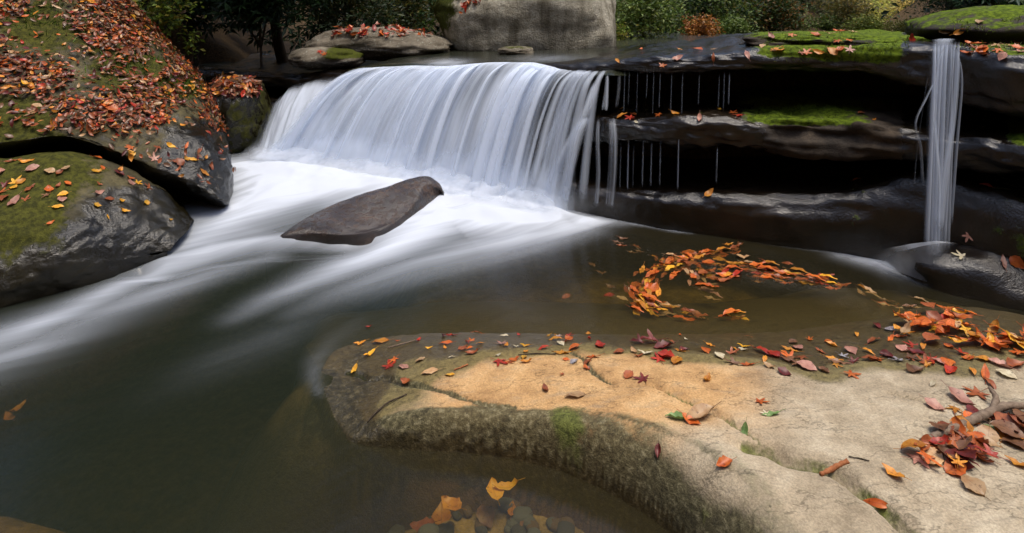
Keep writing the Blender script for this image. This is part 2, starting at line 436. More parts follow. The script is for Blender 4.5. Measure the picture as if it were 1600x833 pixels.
SLAB_FRONT = [(497, 590), (520, 650), (545, 690), (575, 698), (640, 703), (720, 706), (800, 716), (880, 736), (940, 763), (1000, 797), (1050, 833), (1120, 900), (1200, 1000), (1290, 1200)]
SLAB_FRONT = np.array([Pz(x, y, 0)[:2] for x, y in SLAB_FRONT]+[[0.68, 0.6], [0.75, -0.4]])
SLAB_BACK = [(497, 590), (520, 550), (560, 531), (650, 521), (800, 520), (1000, 526), (1200, 524), (1350, 505), (1400, 492), (1500, 498), (1600, 520)]
SLAB_BACK = np.array([Pz(x, y, 0)[:2] for x, y in SLAB_BACK]+[[3.2, 2.35], [4.5, 1.9]])
CRACKS_PX = [[(545, 583), (600, 592), (650, 601), (700, 613), (745, 626), (800, 637)],
             [(895, 548), (915, 566), (930, 580), (957, 598)],
             [(1010, 600), (1045, 613), (1080, 628), (1120, 648), (1160, 668), (1185, 684)],
             [(1165, 690), (1200, 697), (1240, 714), (1290, 724), (1330, 742), (1350, 765), (1385, 792), (1420, 822), (1450, 845)],
             [(1390, 612), (1430, 622), (1470, 634)]]
def slab_base(X, Y):
    X = np.asarray(X, float); Y = np.asarray(Y, float)
    d1, _, s1 = seg_dist(X, Y, SLAB_FRONT); df = d1*s1      # + inside
    d2, _, s2 = seg_dist(X, Y, SLAB_BACK); db = -d2*s2
    n = fbm(p3(X, Y), 1.7, 4, 3); nf = fbm(p3(X, Y), 9, 4, 5)
    hm = 0.03+0.095*sm(X, -0.72, -0.25)+0.09*sm(X, -0.4, 0.9)+0.07*sm(X, 0.9, 2.2)+0.03*n
    dbp = np.maximum(db, 0)
    top = hm*(1-np.exp(-dbp/0.28))+0.006*nf
    w = 0.05+0.26*sm(X, -0.40, -0.70)+0.06*sm(X, 0.1, 0.5)+0.05*nf*0.4+0.02*n
    q = np.clip(df/np.maximum(w, 0.02), 0, 1)
    face = np.sqrt(np.clip(1-(1-q)**2, 0, 1))
    z = top*face
    z = np.where(db < 0, np.maximum(db*(0.10+0.12*sm(-db, 0.0, 0.5)+0.8*sm(-db, 0.5, 1.2)), -1.4), z)
    tw = sm(X, -0.42, -0.66)*sm(Y+0.10*n, 1.72, 2.12)
    sh = -(0.03+0.40*np.minimum(-df, 0.3)+1.1*np.maximum(-df-0.22-0.07*n-0.02*nf, 0))
    drop = np.maximum(df*5.0+16*np.minimum(0, df+0.03), -1.4)*(1-tw)+np.maximum(sh, -1.4)*tw*sm(df, 0.0, -0.03)
    z = np.where(df < 0, drop+np.minimum(0, z), z)
    return z, df, db
SLAB_CR = None
def slab_hit(px, py, zf):
    d = np.arange(1.0, 4.2, 0.004)
    P = np.stack([(px-800)/F*d, d, CAMZ-(py-HOR)/F*d], 1)
    z = zf(P[:, 0], P[:, 1])
    k = np.argmax(z >= P[:, 2])
    if not (z >= P[:, 2]).any(): return Pz(px, py, 0.0)
    p = P[k].copy(); p[2] = z[k]
    return p
SLAB_CR = [np.array([slab_hit(x, y, lambda a, b: slab_base(a, b)[0])[:2] for x, y in c]) for c in CRACKS_PX]
def slab_z(X, Y, full=False):
    z, df, db = slab_base(X, Y)
    X = np.asarray(X, float); Y = np.asarray(Y, float)
    cr = np.full(X.shape, 9.0)
    wob = 0.012*fbm(p3(X, Y), 14, 3, 8)
    for i, c in enumerate(SLAB_CR):
        d, _, s = seg_dist(X+wob, Y+wob, c)
        cr = np.minimum(cr, d/(1.6 if i == 3 else 1.0))
        if i == 3: z = z-0.022*np.exp(-(np.maximum(-s*d, 0)/0.05)**2)*(s < 0)*(d < 0.2)*(df > 0.03)
    z = z-0.02*np.exp(-(cr/0.009)**2)*(df > 0)
    if full: return z, df, db, cr
    return z

# ------------------------------------------------------------------ ground
def ground_z(X, Y):
    X = np.asarray(X, float); Y = np.asarray(Y, float)
    P = p3(X, Y)
    n = fbm(P, 0.6, 4, 21).reshape(X.shape); n2 = fbm(P, 2.5, 4, 22).reshape(X.shape)
    sd = ledge_sd(X, Y)
    bed = -0.42-0.6*sm(X, -0.55, -1.3)*sm(Y, 0.9, 1.7)+0.09*n+0.05*n2
    # brown shallows behind the slab
    mid_ = np.exp(-(((X-0.5)/1.1)**2+((Y-3.0)/0.55)**2)); bed = bed+0.16*mid_
    # shallow corner in front of the slab's face
    near = np.exp(-(((X-0.02)/0.52)**2+((Y-1.72)/0.30)**2))
    bed = bed+(-0.12-bed)*np.clip(near*1.5, 0, 1)*0.93
    up = 0.72+0.28*sm(X, 0.3, 2.0)*sm(sd, 3.2, 1.6)+0.10*sm(X, .3, 2)+0.05*n2
    z = bed+(up-bed)*sm(sd, 0.5, 1.4)
    # valley sides and the hill upstream
    left = np.maximum(0, -X-2.9-0.25*np.maximum(Y-5, 0)); z = z+0.75*left+0.05*left*n
    right = np.maximum(0, X-4.0-0.62*np.maximum(Y-3, 0)); z = z+0.6*right
    back = np.maximum(0, Y-13); z = z+0.33*back*(1-0.97*np.exp(-((X/np.maximum(Y, 1)-0.62)/0.13)**2))
    behind = np.maximum(0, -Y-3.5); z = z+0.95*behind  # unseen bank behind the camera, added to block low sky light
    return np.minimum(z, 30+2*n)
def axis(lo, hi, a, b, fine, mid, coarse):
    xs = list(np.arange(a, b, fine))
    x = a; s = fine
    while x > lo: s = min(s*1.25, coarse); x -= s; xs.append(x)
    x = xs[int((b-a)/fine)-1] if False else b; s = fine
    xs.append(b)
    while x < hi: s = min(s*1.25, coarse); x += s; xs.append(x)
    return np.unique(np.round(xs, 4))
ax_ = axis(-110, 110, -5, 5, 0.06, 0.3, 5); ay_ = axis(-70, 150, 0.6, 8, 0.06, 0.3, 5)
GX, GY = np.meshgrid(ax_, ay_)
GZ = ground_z(GX, GY)
bedm = sm(ledge_sd(GX, GY), 0.8, 0.2)*sm(GZ, 0.25, 0.0)
link('ground', make_mesh('ground', p3(GX, GY, GZ.ravel()), grid_faces(*GX.shape), M['ground'], {'bed': bedm})).update_tag()
tag(bpy.data.objects['ground'], kind='structure')

# ------------------------------------------------------------------ water
FOAM = [  # (points (px,py,width px,strength))
    [(380, 262, 30, 1.5), (470, 276, 34, 1.6), (560, 288, 34, 1.6), (650, 296, 30, 1.5), (740, 312, 26, 1.6), (850, 336, 18, 1.5), (925, 346, 12, 1.1), (965, 347, 7, 0.4)],
    [(440, 290, 50, 1.5), (400, 315, 42, 1.4), (350, 350, 36, 1.1), (300, 378, 22, 0.8), (262, 398, 12, 0.4)],
    [(530, 372, 5, 0.5), (470, 371, 8, 0.85), (400, 378, 9, 0.9), (330, 390, 12, 0.9), (262, 412, 13, 0.85), (190, 445, 15, 0.65), (110, 485, 18, 0.6), (30, 520, 24, 0.65), (-60, 555, 28, 0.6)],
    [(420, 395, 14, 0.22), (330, 425, 16, 0.34), (250, 455, 18, 0.40), (150, 495, 22, 0.38), (40, 545, 24, 0.40), (-60, 585, 26, 0.35)],
    [(240, 430, 12, 0.35), (150, 465, 12, 0.32), (60, 500, 12, 0.3)],
    [(860, 346, 20, 1.5), (780, 346, 30, 1.6), (700, 340, 24, 1.5), (655, 362, 22, 1.3), (600, 388, 20, 1.05), (540, 414, 17, 0.75), (480, 440, 15, 0.45), (420, 468, 14, 0.25), (370, 495, 12, 0.12)],
    [(910, 354, 12, 0.8), (820, 370, 20, 0.85), (740, 388, 22, 0.65), (660, 412, 20, 0.45), (590, 436, 18, 0.32), (520, 462, 16, 0.2), (460, 490, 14, 0.1)],
    [(470, 376, 6, 0.55), (545, 378, 7, 0.7), (605, 362, 10, 0.9), (660, 338, 13, 1.2), (692, 318, 15, 1.4), (730, 318, 20, 1.5)],
    [(520, 485, 16, 0.03), (430, 525, 22, 0.07), (350, 560, 22, 0.05), (250, 610, 20, 0.01)],
    [(560, 503, 8, 0.03), (520, 530, 10, 0.07), (494, 562, 8, 0.09), (490, 590, 5, 0.12), (497, 610, 3, 0.14), (504, 620, 3, 0.02)],
    [(1315, 398, 7, 0.4), (1370, 396, 12, 0.9), (1420, 396, 13, 1.2), (1470, 396, 10, 1.2)],
    [(1320, 400, 9, 0.35), (1375, 410, 12, 0.8), (1420, 422, 13, 1.1), (1450, 434, 10, 1.1), (1475, 442, 6, 0.7), (1520, 451, 3, 0.2)],
    [(1110, 362, 2.0, 0.5), (1140, 365, 3, 0.8), (1168, 370, 2.0, 0.4)],
    [(965, 346, 4, 0.35), (1010, 352, 3, 0.4), (1055, 360, 3, 0.5), (1080, 364, 2, 0.2)],
    [(1180, 376, 2, 0.2), (1260, 388, 2.5, 0.25), (1330, 398, 3, 0.3)],
]
def foam_at(X, Y):
    tot = np.zeros(X.shape)
    for st in FOAM:
        pts = np.array([Pw(a, b) for a, b, _, _ in st])
        dd = pts[:, 1]
        # a pixel width across the view, as metres on the slanted water
        w = np.array([s[2] for s in st])*dd/F*2.1
        k = np.array([s[3] for s in st])
        d, p, _ = seg_dist(X, Y, pts)
        ii = np.clip(p.astype(int), 0, len(st)-2); fr = p-ii
        ww = w[ii]*(1-fr)+w[ii+1]*fr; kk = k[ii]*(1-fr)+k[ii+1]*fr
        tot = np.maximum(tot, kk*np.exp(-(d/ww)**1.6))+0.25*np.minimum(tot, kk*np.exp(-(d/ww)**1.6))
    return tot
wx = np.unique(np.round(np.concatenate([np.arange(-9, -3.6, 0.15), np.arange(-3.6, 3.4, 0.022), np.arange(3.4, 7, 0.15)]), 4))
wy = np.unique(np.round(np.concatenate([np.arange(-3.5, 1.5, 0.08), np.arange(1.5, 6.6, 0.022), np.arange(6.6, 7.4, 0.1)]), 4))
WX, WY = np.meshgrid(wx, wy)
fo = foam_at(WX, WY)
q = 0.5*WX-0.86*WY; al = 0.86*WX+0.5*WY
WZ = water_z(WX, WY)+0.012*fbm(p3(q*5, al*1.0), 1.0, 3, 31).reshape(WX.shape)*sm(fo, 0.05, 0.8)+0.08*np.clip(fo-0.9, 0, 1)*sm(WY, 3.4, 4.4)*(1+0.8*fbm(p3(WX, WY), 4.0, 3, 35).reshape(WX.shape))
# water heaped against the wedge rock and sliding over its tail
wd, _, _ = seg_dist(WX, WY, np.array([Pw(a, b) for a, b in [(455, 366), (500, 376), (560, 372), (612, 358), (655, 335), (690, 310)]]))
WZ = WZ+0.008*np.exp(-(wd/0.05)**2)
# the little step in the rapid under the near boulder
dst, pst, sst = seg_dist(WX, WY, np.array([Pw(a, b) for a, b in [(540, 372), (430, 376), (330, 388), (262, 408)]]))
WZ = WZ-0.035*np.exp(-((dst*sst-0.12)/0.1)**2)+0.02*np.exp(-(dst/0.08)**2)
bend = 0.30*np.sin(WX*0.9+0.4)*0.35+0.10*fbm(p3(WX, WY), 0.9, 2, 33).reshape(WX.shape)
q2 = q+bend; al2 = al
water = link('water', make_mesh('water', p3(WX, WY, WZ.ravel()), grid_faces(*WX.shape), M['water'], {'foam': fo, 'along': al2, 'across': q2, 'deep': sm(WX-0.25*WY, -0.6, -1.5)}))
tag(water, kind='structure')

# ------------------------------------------------------------------ flat slab in front
sx = np.unique(np.round(np.concatenate([np.arange(-1.9, -1.2, 0.03), np.arange(-1.2, 2.6, 0.011), np.arange(2.6, 4.6, 0.05)]), 4)); sy = np.unique(np.round(np.concatenate([np.arange(0.2, 1.3, 0.03), np.arange(1.3, 3.4, 0.011)]), 4))
SX, SY = np.meshgrid(sx, sy)
SZ, SDF, SDB, SCR = [a.reshape(SX.shape) for a in slab_z(SX.ravel(), SY.ravel(), True)]
# the drowned skirt of the slab is worn smooth: soften it below the water line off the tip
kb = np.hanning(41); kb /= kb.sum()
SB = np.minimum(SZ, 0.0)
SB = np.maximum(SB, -1.3)
for ax_i in (0, 1):
    SB = np.apply_along_axis(lambda r: np.convolve(np.pad(r, 20, mode='edge'), kb, mode='valid'), ax_i, SB)
mb = sm(SZ, -0.015, -0.09)*sm(SX, -0.30, -0.52)
SZ = SZ*(1-mb)+(np.minimum(SB, -0.03)+0.02*fbm(p3(SX, SY), 5.0, 4, 44).reshape(SX.shape))*mb
nn = fbm(p3(SX, SY), 3.0, 4, 40).reshape(SX.shape); n8 = fbm(p3(SX, SY), 8.0, 4, 41).reshape(SX.shape)
a_tan = np.exp(-(((SX-0.28)/0.55)**2+((SY-2.08)/0.30)**2))*1.1+0.25*sm(SX, 1.2, 0.2)
EB = 0.40+0.30*sm(SX, 0.6, 1.3)+0.12*nn
a_alg = np.clip(1.35*sm(SDB, EB+0.14, EB-0.12)+0.85*sm(SX, 0.0, -0.5)+0.35*sm(SDB, 0.62, 0.2)*sm(SX, 0.9, 1.5)+0.25*nn-0.1, 0, 1)
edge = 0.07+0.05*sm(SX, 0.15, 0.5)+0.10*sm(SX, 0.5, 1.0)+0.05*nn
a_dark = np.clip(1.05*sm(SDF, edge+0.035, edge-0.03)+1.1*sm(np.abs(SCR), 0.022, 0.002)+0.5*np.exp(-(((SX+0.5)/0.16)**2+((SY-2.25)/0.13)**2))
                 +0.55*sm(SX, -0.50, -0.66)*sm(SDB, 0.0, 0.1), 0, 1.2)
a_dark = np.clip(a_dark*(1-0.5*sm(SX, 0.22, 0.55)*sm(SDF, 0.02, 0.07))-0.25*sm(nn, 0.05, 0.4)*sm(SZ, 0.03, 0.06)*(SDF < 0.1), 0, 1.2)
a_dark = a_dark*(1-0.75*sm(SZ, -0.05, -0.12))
a_moss = np.clip(0.45*sm(n8, 0.1, 0.4)*sm(SDF, 0.14, 0.08)*sm(SZ, 0.05, 0.09)*sm(SX, -.4, 0)+0.85*np.exp(-(((SX-0.19)/0.075)**2+((SDF-0.035)/0.045)**2))+0.55*sm(SCR, 0.022, 0.004)*sm(SX, 0.0, 0.4)+0.35*np.exp(-((SDF-edge)/0.03)**2)*sm(SX, -0.2, 0.3), 0, 1)
a_wet = np.clip(sm(SZ, 0.05, 0.004)+0.85*sm(SDB, EB+0.02, EB-0.20)+0.95*sm(SDB, 0.62+0.25*nn, 0.36+0.25*nn)*sm(SX, 0.75, 1.25)+0.9*sm(SX, -0.42, -0.6)+1.0*sm(SZ, 0.075, 0.03)*(SDF < 0.12)*sm(SX, -.6, -.4), 0, 1)
sk = 0.45*sm(SZ, -0.01, -0.06)*sm(SZ, -0.34, -0.10)*sm(SX, -0.45, -0.62)*sm(SY, 2.55, 2.4)            # drowned skirt: bare tan stone, scoured clean
a_tan = np.maximum(a_tan, 0.8*sk); a_alg = np.maximum(a_alg*(1-0.75*sk), 0.7*sm(SZ, -0.1, -0.3)); a_dark = a_dark*(1-0.9*sk); a_wet = a_wet*(1-sk); a_moss = a_moss*(1-sk)
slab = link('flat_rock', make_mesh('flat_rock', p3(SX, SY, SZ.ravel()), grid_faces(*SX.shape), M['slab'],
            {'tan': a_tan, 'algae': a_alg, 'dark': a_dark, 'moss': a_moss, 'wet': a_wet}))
tag(slab, 'broad tan sandstone slab with cracks and a dark mossy front face, strewn with leaves', 'rock')

# ------------------------------------------------------------------ layered ledge
cum = np.concatenate([[0], np.cumsum(np.linalg.norm(np.diff(LEDGE, axis=0), axis=1))])
def path_at(s):
    x = np.interp(s, cum, LEDGE[:, 0]); y = np.interp(s, cum, LEDGE[:, 1])
    k = np.ones(31)/31
    return x, y
SS = np.arange(0, cum[-1], 0.018)
pxs, pys = path_at(SS)
def smooth(a, n=25):
    k = np.hanning(n); k /= k.sum()
    return np.convolve(np.pad(a, n//2, mode='edge'), k, mode='valid')
pxs, pys = smooth(pxs), smooth(pys)
tx, ty = np.gradient(pxs), np.gradient(pys); tl = np.hypot(tx, ty); tx /= tl; ty /= tl
nx, ny = ty, -tx                                           # outward, to the pool
nx, ny = smooth(nx, 61), smooth(ny, 61)
def s_of_px(px):                                           # station on the ledge whose foot shows at that column
    xx = 800+pxs/np.maximum(pys, 0.3)*F
    return float(SS[np.argmin(np.abs(xx-px))])
def prof(tab):
    t = sorted((s_of_px(p), v) for p, v in tab)
    return smooth(np.interp(SS, [a for a, _ in t], [b for _, b in t]), 41)
def layer(name, ztop, zbot, off, back=1.7, slope=0.02, bulge=0.10, seed=0, rough=0.035, mossf=None, wetf=None, power=2.4, s0=0, s1=99):
    n_t, n_f, n_b = 26, 26, 10
    rows = []
    H = (ztop-zbot)/2; zc = (ztop+zbot)/2
    for i in range(n_t):                                   # top, from the back to the brow
        f = i/n_t
        rows.append((-back*(1-f)**1.6, ztop+slope*(1-f)**1.6*back))
    for i in range(n_f+1):                                 # rounded face
        a = math.pi/2-math.pi*i/n_f
        c, s_ = math.cos(a), math.sin(a)
        rows.append((bulge*abs(c)**(2/power), zc+H*np.sign(s_)*abs(s_)**(2/power)))
    for i in range(1, n_b):
        f = i/(n_b-1)
        rows.append((-back*f*0.7, zbot+0.03*f))
    m = (SS >= s0) & (SS <= s1)
    G = np.zeros((len(rows), m.sum(), 3))
    for r, (o, z) in enumerate(rows):
        oo = o+off
        G[r, :, 0] = (pxs+nx*oo)[m]; G[r, :, 1] = (pys+ny*oo)[m]; G[r, :, 2] = (z+np.zeros_like(SS))[m]
    N = -grid_normals(G)
    c = G[n_t+n_f//2].mean(0)
    if ((G[n_t+n_f//2]-G[0])*N[n_t+n_f//2]).sum() < 0: N = -N
    Q = G.reshape(-1, 3)
    amp = rough*(fbm(Q*np.array([1, 1, 3.0]), 2.2, 5, seed)+0.45*np.abs(fbm(Q*np.array([1, 1, 4.5]), 5, 4, seed+9))+0.55*np.abs(fbm(Q*np.array([.5, .5, 7.0]), 3, 3, seed+19))-0.2)
    V = Q+N.reshape(-1, 3)*amp[:, None]*1.6
    V = V+N.reshape(-1, 3)*(0.007*fbm(Q*np.array([1, 1, 1.6]), 15, 3, seed+30))[:, None]
    nzv = N.reshape(-1, 3)[:, 2]
    x = 800+Q[:, 0]/np.maximum(Q[:, 1], 0.5)*F
    moss = mossf(x, V, nzv) if mossf else np.zeros(len(Q))
    wet = wetf(x, V, nzv) if wetf else np.ones(len(Q))
    return make_mesh(name, V, grid_faces(G.shape[0], G.shape[1]), M['ledge'], {'moss': moss, 'wet': wet})
# upper slab
def mossA(x, V, nz):
    return np.clip(0.95*sm(x, 1150, 1215)*sm(x, 1425, 1395)*(0.5+0.5*sm(nz, -0.1, 0.5))*sm(V[:, 2], 1.13, 1.22)+0.6*sm(x, 1500, 1530)*sm(nz, 0.5, 0.8)+0.3*sm(x, 1260, 1300)*sm(x, 1420, 1380)*sm(nz, -.4, .1), 0, 1)
ztopA = prof([(0, .80), (420, .86), (545, .93), (650, .985), (720, 1.0), (800, 1.045), (880, 1.065), (960, 1.15), (1100, 1.215), (1200, 1.27), (1300, 1.285), (1400, 1.31), (1450, 1.30), (1500, 1.30), (1600, 1.29)])
zbotA = prof([(0, .6), (545, .70), (720, .8), (800, .86), (880, .92), (960, 1.04), (1100, 1.055), (1200, 1.085), (1300, 1.10), (1400, 1.10), (1450, 1.03), (1500, .96), (1600, .93)])
offA = prof([(0, -.55), (545, -.50), (720, -.52), (800, -.45), (880, -.34), (940, -.24), (980, -.20), (1100, -.17), (1300, -.15), (1400, -.14), (1600, -.06)])
upper = link('rock_ledge', layer('upper_ledge', ztopA, zbotA, offA, back=2.0, slope=0.012, bulge=0.10, seed=51, rough=0.03, mossf=mossA,
             wetf=lambda x, V, nz: np.clip(0.95-0.75*sm(x, 1190, 1260)*sm(x, 1425, 1395)*sm(V[:, 2], 1.1, 1.2), 0, 1)))
tag(upper, 'uppermost layer of the dark stepped ledge, mossy along its brow, beneath the tree line', 'rock ledge', 'layers of the stepped ledge')
# middle
def mossB(x, V, nz):
    return np.clip(0.72*sm(x, 1130, 1220)*sm(x, 1400, 1260)*sm(nz, 0.1, 0.6)*sm(V[:, 2], 0.70, 0.80)+0.3*fbm(V, 5, 3, 8)*sm(x, 1130, 1220)*sm(x, 1400, 1260)*sm(nz, 0.1, 0.6)+0.8*sm(x, 1560, 1600)*sm(nz, 0.2, 0.6)+0.25*sm(nz, 0.6, 0.9), 0, 1)
ztopB = prof([(0, .5), (800, .60), (900, .70), (960, .745), (1150, .80), (1300, .85), (1400, .83), (1450, .79), (1600, .87)])
zbotB = prof([(0, .2), (800, .36), (960, .54), (1150, .575), (1300, .56), (1400, .60), (1450, .62), (1600, .66)])
offB = prof([(0, -.45), (800, -.42), (880, -.28), (940, -.10), (1000, -.07), (1150, -0.05), (1300, -.04), (1400, -.05), (1600, .0)])
mid = link('rock_ledge', layer('middle_ledge', ztopB, zbotB, offB, back=1.5, slope=0.03, bulge=0.12, seed=61, rough=0.05, mossf=mossB,
           wetf=lambda x, V, nz: np.clip(0.9-0.8*sm(x, 1150, 1240)*sm(x, 1430, 1390), 0, 1)))
tag(mid, 'middle layer of the dark stepped ledge, with a green moss strip in its shaded recess', 'rock ledge', 'layers of the stepped ledge')
ztopC = prof([(0, .18), (700, .15), (850, .18), (960, .215), (1100, .27), (1200, .32), (1300, .36), (1345, .38), (1390, .53), (1450, .55), (1540, .53), (1600, .5)])
zbotC = prof([(0, -.3), (820, -.2), (960, -.13), (1340, -.12), (1400, -.3), (1600, -.3)])
offC = prof([(0, -.5), (700, -.35), (800, -.22), (880, -.12), (960, -.03), (1100, -.01), (1300, -.01), (1380, -.03), (1450, -.03), (1600, -.02)])
low = link('rock_ledge', layer('lower_ledge', ztopC, zbotC, offC, back=1.5, slope=0.0, bulge=0.14, seed=71, rough=0.02, power=3.0,
           mossf=lambda x, V, nz: np.clip(0.5*sm(x, 1520, 1570)+0.35*sm(x, 1310, 1330)*sm(x, 1390, 1360), 0, 1)*0.8, wetf=None))
tag(low, 'lowest layer of the dark stepped ledge, glossy wet along its rounded top above the pool', 'rock ledge', 'layers of the stepped ledge')

# ------------------------------------------------------------------ rocks
def blob(center, radii, seed, rough=0.12, power=2.6, n=64, rot=0.0, shape=None, scale=2.0, flat=None):
    th = np.linspace(0.0, math.pi, n//2+1); ph = np.linspace(0, 2*math.pi, n, endpoint=False)
    T, Ph = np.meshgrid(th, ph, indexing='ij')
    def sp(c): return np.sign(c)*np.abs(c)**(2/power)
    D = np.stack([np.sin(T)*np.cos(Ph), np.sin(T)*np.sin(Ph), np.cos(T)], -1).reshape(-1, 3)
    S = D/(np.sum(np.abs(D)**power, 1, keepdims=True)**(1/power))
    R = np.asarray(radii, float)
    V = S*R
    off = np.asarray(center)*3.1+seed
    amp = 1+rough*(fbm(S*1.0+off, scale, 5, seed)*1.3+0.5*np.abs(fbm(S+off, scale*2.7, 4, seed+3)))
    V = V*amp[:, None]
    if shape: V = shape(V)
    c, s = math.cos(rot), math.sin(rot)
    V = np.stack([V[:, 0]*c-V[:, 1]*s, V[:, 0]*s+V[:, 1]*c, V[:, 2]], 1)+np.asarray(center)
    Fc = grid_faces(n//2+1, n, True)[:, ::-1]
    return V, Fc, D
def rock(name, center, radii, seed, mat, label, mossf=None, wetf=None, cat='rock', group=None, **kw):
    V, Fc, D = blob(center, radii, seed, **kw)
    moss = mossf(V, D) if mossf else np.zeros(len(V)); wet = wetf(V, D) if wetf else np.zeros(len(V))
    o = link(name, make_mesh(name, V, Fc, M[mat], {'moss': moss, 'wet': wet}))
    return tag(o, label, cat, group)
SURF = {}
def grid_rock(name, rows, n, mat, label, seed, rough, mossf, wetf, cat='boulder', strata=0.0):
    A = np.array(rows)
    G = catmull(A, n); G = np.swapaxes(catmull(np.swapaxes(G, 0, 1), n), 0, 1)
    N = grid_normals(G)
    cen = G.reshape(-1, 3).mean(0)
    if ((G.reshape(-1, 3)-cen)*N.reshape(-1, 3)).sum() < 0: N = -N; flip = True
    else: flip = False
    Q = G.reshape(-1, 3)
    amp = rough*(fbm(Q, 2.2, 5, seed)+0.4*np.abs(fbm(Q*np.array([1, 1, 1.5]), 6, 4, seed+4)))
    V = Q+N.reshape(-1, 3)*amp[:, None]
    Nf = N.reshape(-1, 3)
    px = 800+V[:, 0]/V[:, 1]*F; py = HOR+(CAMZ-V[:, 2])/V[:, 1]*F
    Fc = grid_faces(*G.shape[:2])
    if flip: Fc = Fc[:, ::-1]
    # the flip above only concerns the computed normal; faces follow the grid order
    o = link(name, make_mesh(name, V, Fc, M[mat], {'moss': mossf(px, py, V, Nf), 'wet': wetf(px, py, V, Nf)}))
    SURF[name+str(seed)] = (V.reshape(G.shape), N, o)
    return tag(o, label, cat)
def W(rows): return [[Pd(*p) for p in r] for r in rows]
# upper bank boulder, leaf covered
up_rows = W([
    [(-260, 262, 4.2), (-120, 262, 4.3), (0, 262, 4.3), (120, 262, 4.4), (230, 300, 4.5), (310, 330, 4.5), (348, 345, 4.5), (362, 335, 4.6), (345, 270, 5.2)],
    [(-260, 248, 3.5), (-120, 244, 3.5), (0, 236, 3.6), (112, 224, 3.75), (222, 266, 3.85), (302, 300, 3.95), (352, 322, 4.05), (366, 300, 4.3), (352, 245, 5.0)],
    [(-260, 215, 3.45), (-120, 212, 3.45), (0, 206, 3.56), (114, 200, 3.75), (224, 232, 3.88), (302, 264, 3.98), (350, 290, 4.1), (365, 280, 4.35), (352, 230, 5.0)],
    [(-260, 160, 3.6), (-120, 155, 3.62), (0, 150, 3.78), (118, 150, 3.95), (222, 178, 4.08), (298, 212, 4.18), (342, 240, 4.28), (360, 248, 4.45), (348, 205, 5.0)],
    [(-260, 70, 3.9), (-120, 75, 3.95), (0, 85, 4.1), (108, 92, 4.3), (208, 118, 4.45), (284, 158, 4.55), (326, 192, 4.65), (345, 212, 4.75), (338, 180, 5.1)],
    [(-260, -80, 4.3), (-120, -50, 4.35), (0, -20, 4.55), (100, -8, 4.75), (190, 32, 4.95), (256, 82, 5.0), (296, 122, 5.05), (322, 156, 5.1), (318, 145, 5.3)],
    [(-260, -180, 5.2), (-120, -130, 5.3), (0, -85, 5.4), (85, -55, 5.5), (172, 0, 5.6), (234, 60, 5.65), (280, 108, 5.7), (308, 148, 5.7), (310, 150, 5.8)]])
last = [np.array([p[0]-0.2, p[1]+1.0, -0.4]) for p in up_rows[-1]]; up_rows.append(last)
grid_rock('bank_boulder', up_rows, 22, 'boulder', 'huge sloping boulder under a thick cover of fallen leaves beside the stream', 81, 0.07,
          lambda px, py, V, N: np.clip(0.75*np.exp(-(((px-215)/60)**2+((py-110)/30)**2))+0.95*np.exp(-(((px-285)/42)**2+((py-138)/18)**2))+0.6*sm(px, 130, 20)*sm(py, 120, 200)+0.35*sm(px, 300, 200)
                                       +0.5*np.exp(-(((px-60)/70)**2+((py-40)/40)**2)), 0, 1)*sm(N[:, 2], -0.3, 0.1),
          lambda px, py, V, N: np.clip(0.9*sm(px, 230, 300)*sm(py, 170, 250)+0.6*sm(N[:, 2], 0.1, -0.2)+0.35, 0, 1))
lo_rows = W([
    [(-260, 250, 4.3), (-120, 255, 4.3), (0, 258, 4.2), (120, 255, 4.2), (215, 285, 4.3), (280, 330, 4.3), (305, 355, 4.15)],
    [(-260, 262, 3.5), (-120, 258, 3.5), (0, 252, 3.55), (112, 243, 3.7), (208, 272, 3.86), (270, 312, 3.92), (300, 346, 3.88)],
    [(-260, 300, 3.2), (-120, 296, 3.22), (0, 290, 3.3), (110, 284, 3.42), (196, 304, 3.57), (256, 336, 3.68), (292, 362, 3.70)],
    [(-260, 360, 2.95), (-120, 354, 2.98), (0, 346, 3.05), (100, 344, 3.14), (180, 350, 3.32), (240, 366, 3.48), (276, 378, 3.54)],
    [(-260, 440, 2.8), (-120, 432, 2.84), (0, 422, 2.93), (95, 412, 3.05), (166, 402, 3.22), (226, 396, 3.40), (264, 392, 3.49)],
    [(-260, 520, 2.72), (-120, 505, 2.80), (0, 480, 2.93), (100, 457, 3.1), (170, 432, 3.25), (226, 413, 3.41), (260, 401, 3.49)]])
lo_rows.append([np.array([p[0]-0.05, p[1]+0.12, -0.45]) for p in lo_rows[-1]])
grid_rock('bank_boulder', lo_rows, 22, 'boulder', 'lower olive green boulder at the stream edge, wet black towards the rapid', 82, 0.06,
          lambda px, py, V, N: np.clip(0.62*sm(px, 200, 40)*sm(py, 440, 340)+0.40*sm(px, 260, 150)*sm(py, 330, 280)+0.30*sm(px, 150, 0), 0, 1)*sm(N[:, 2], -0.25, 0.2),
          lambda px, py, V, N: np.clip(1.0*sm(px, 80, 200)*sm(py, 270, 330)+1.0*sm(py, 335, 385)+0.2, 0, 1))
rock('boulder', Pd(368, 178, 5.75)+np.array([0, 0, -0.05]), (0.30, 0.40, 0.40), 83, 'boulder', 'small dark boulder with leaves on top, beside the left end of the waterfall'.replace('left end', 'dim far end'),
     mossf=lambda V, D: 0.5*sm(D[:, 0], 0.0, 0.5), wetf=lambda V, D: np.full(len(V), 0.7), cat='boulder')
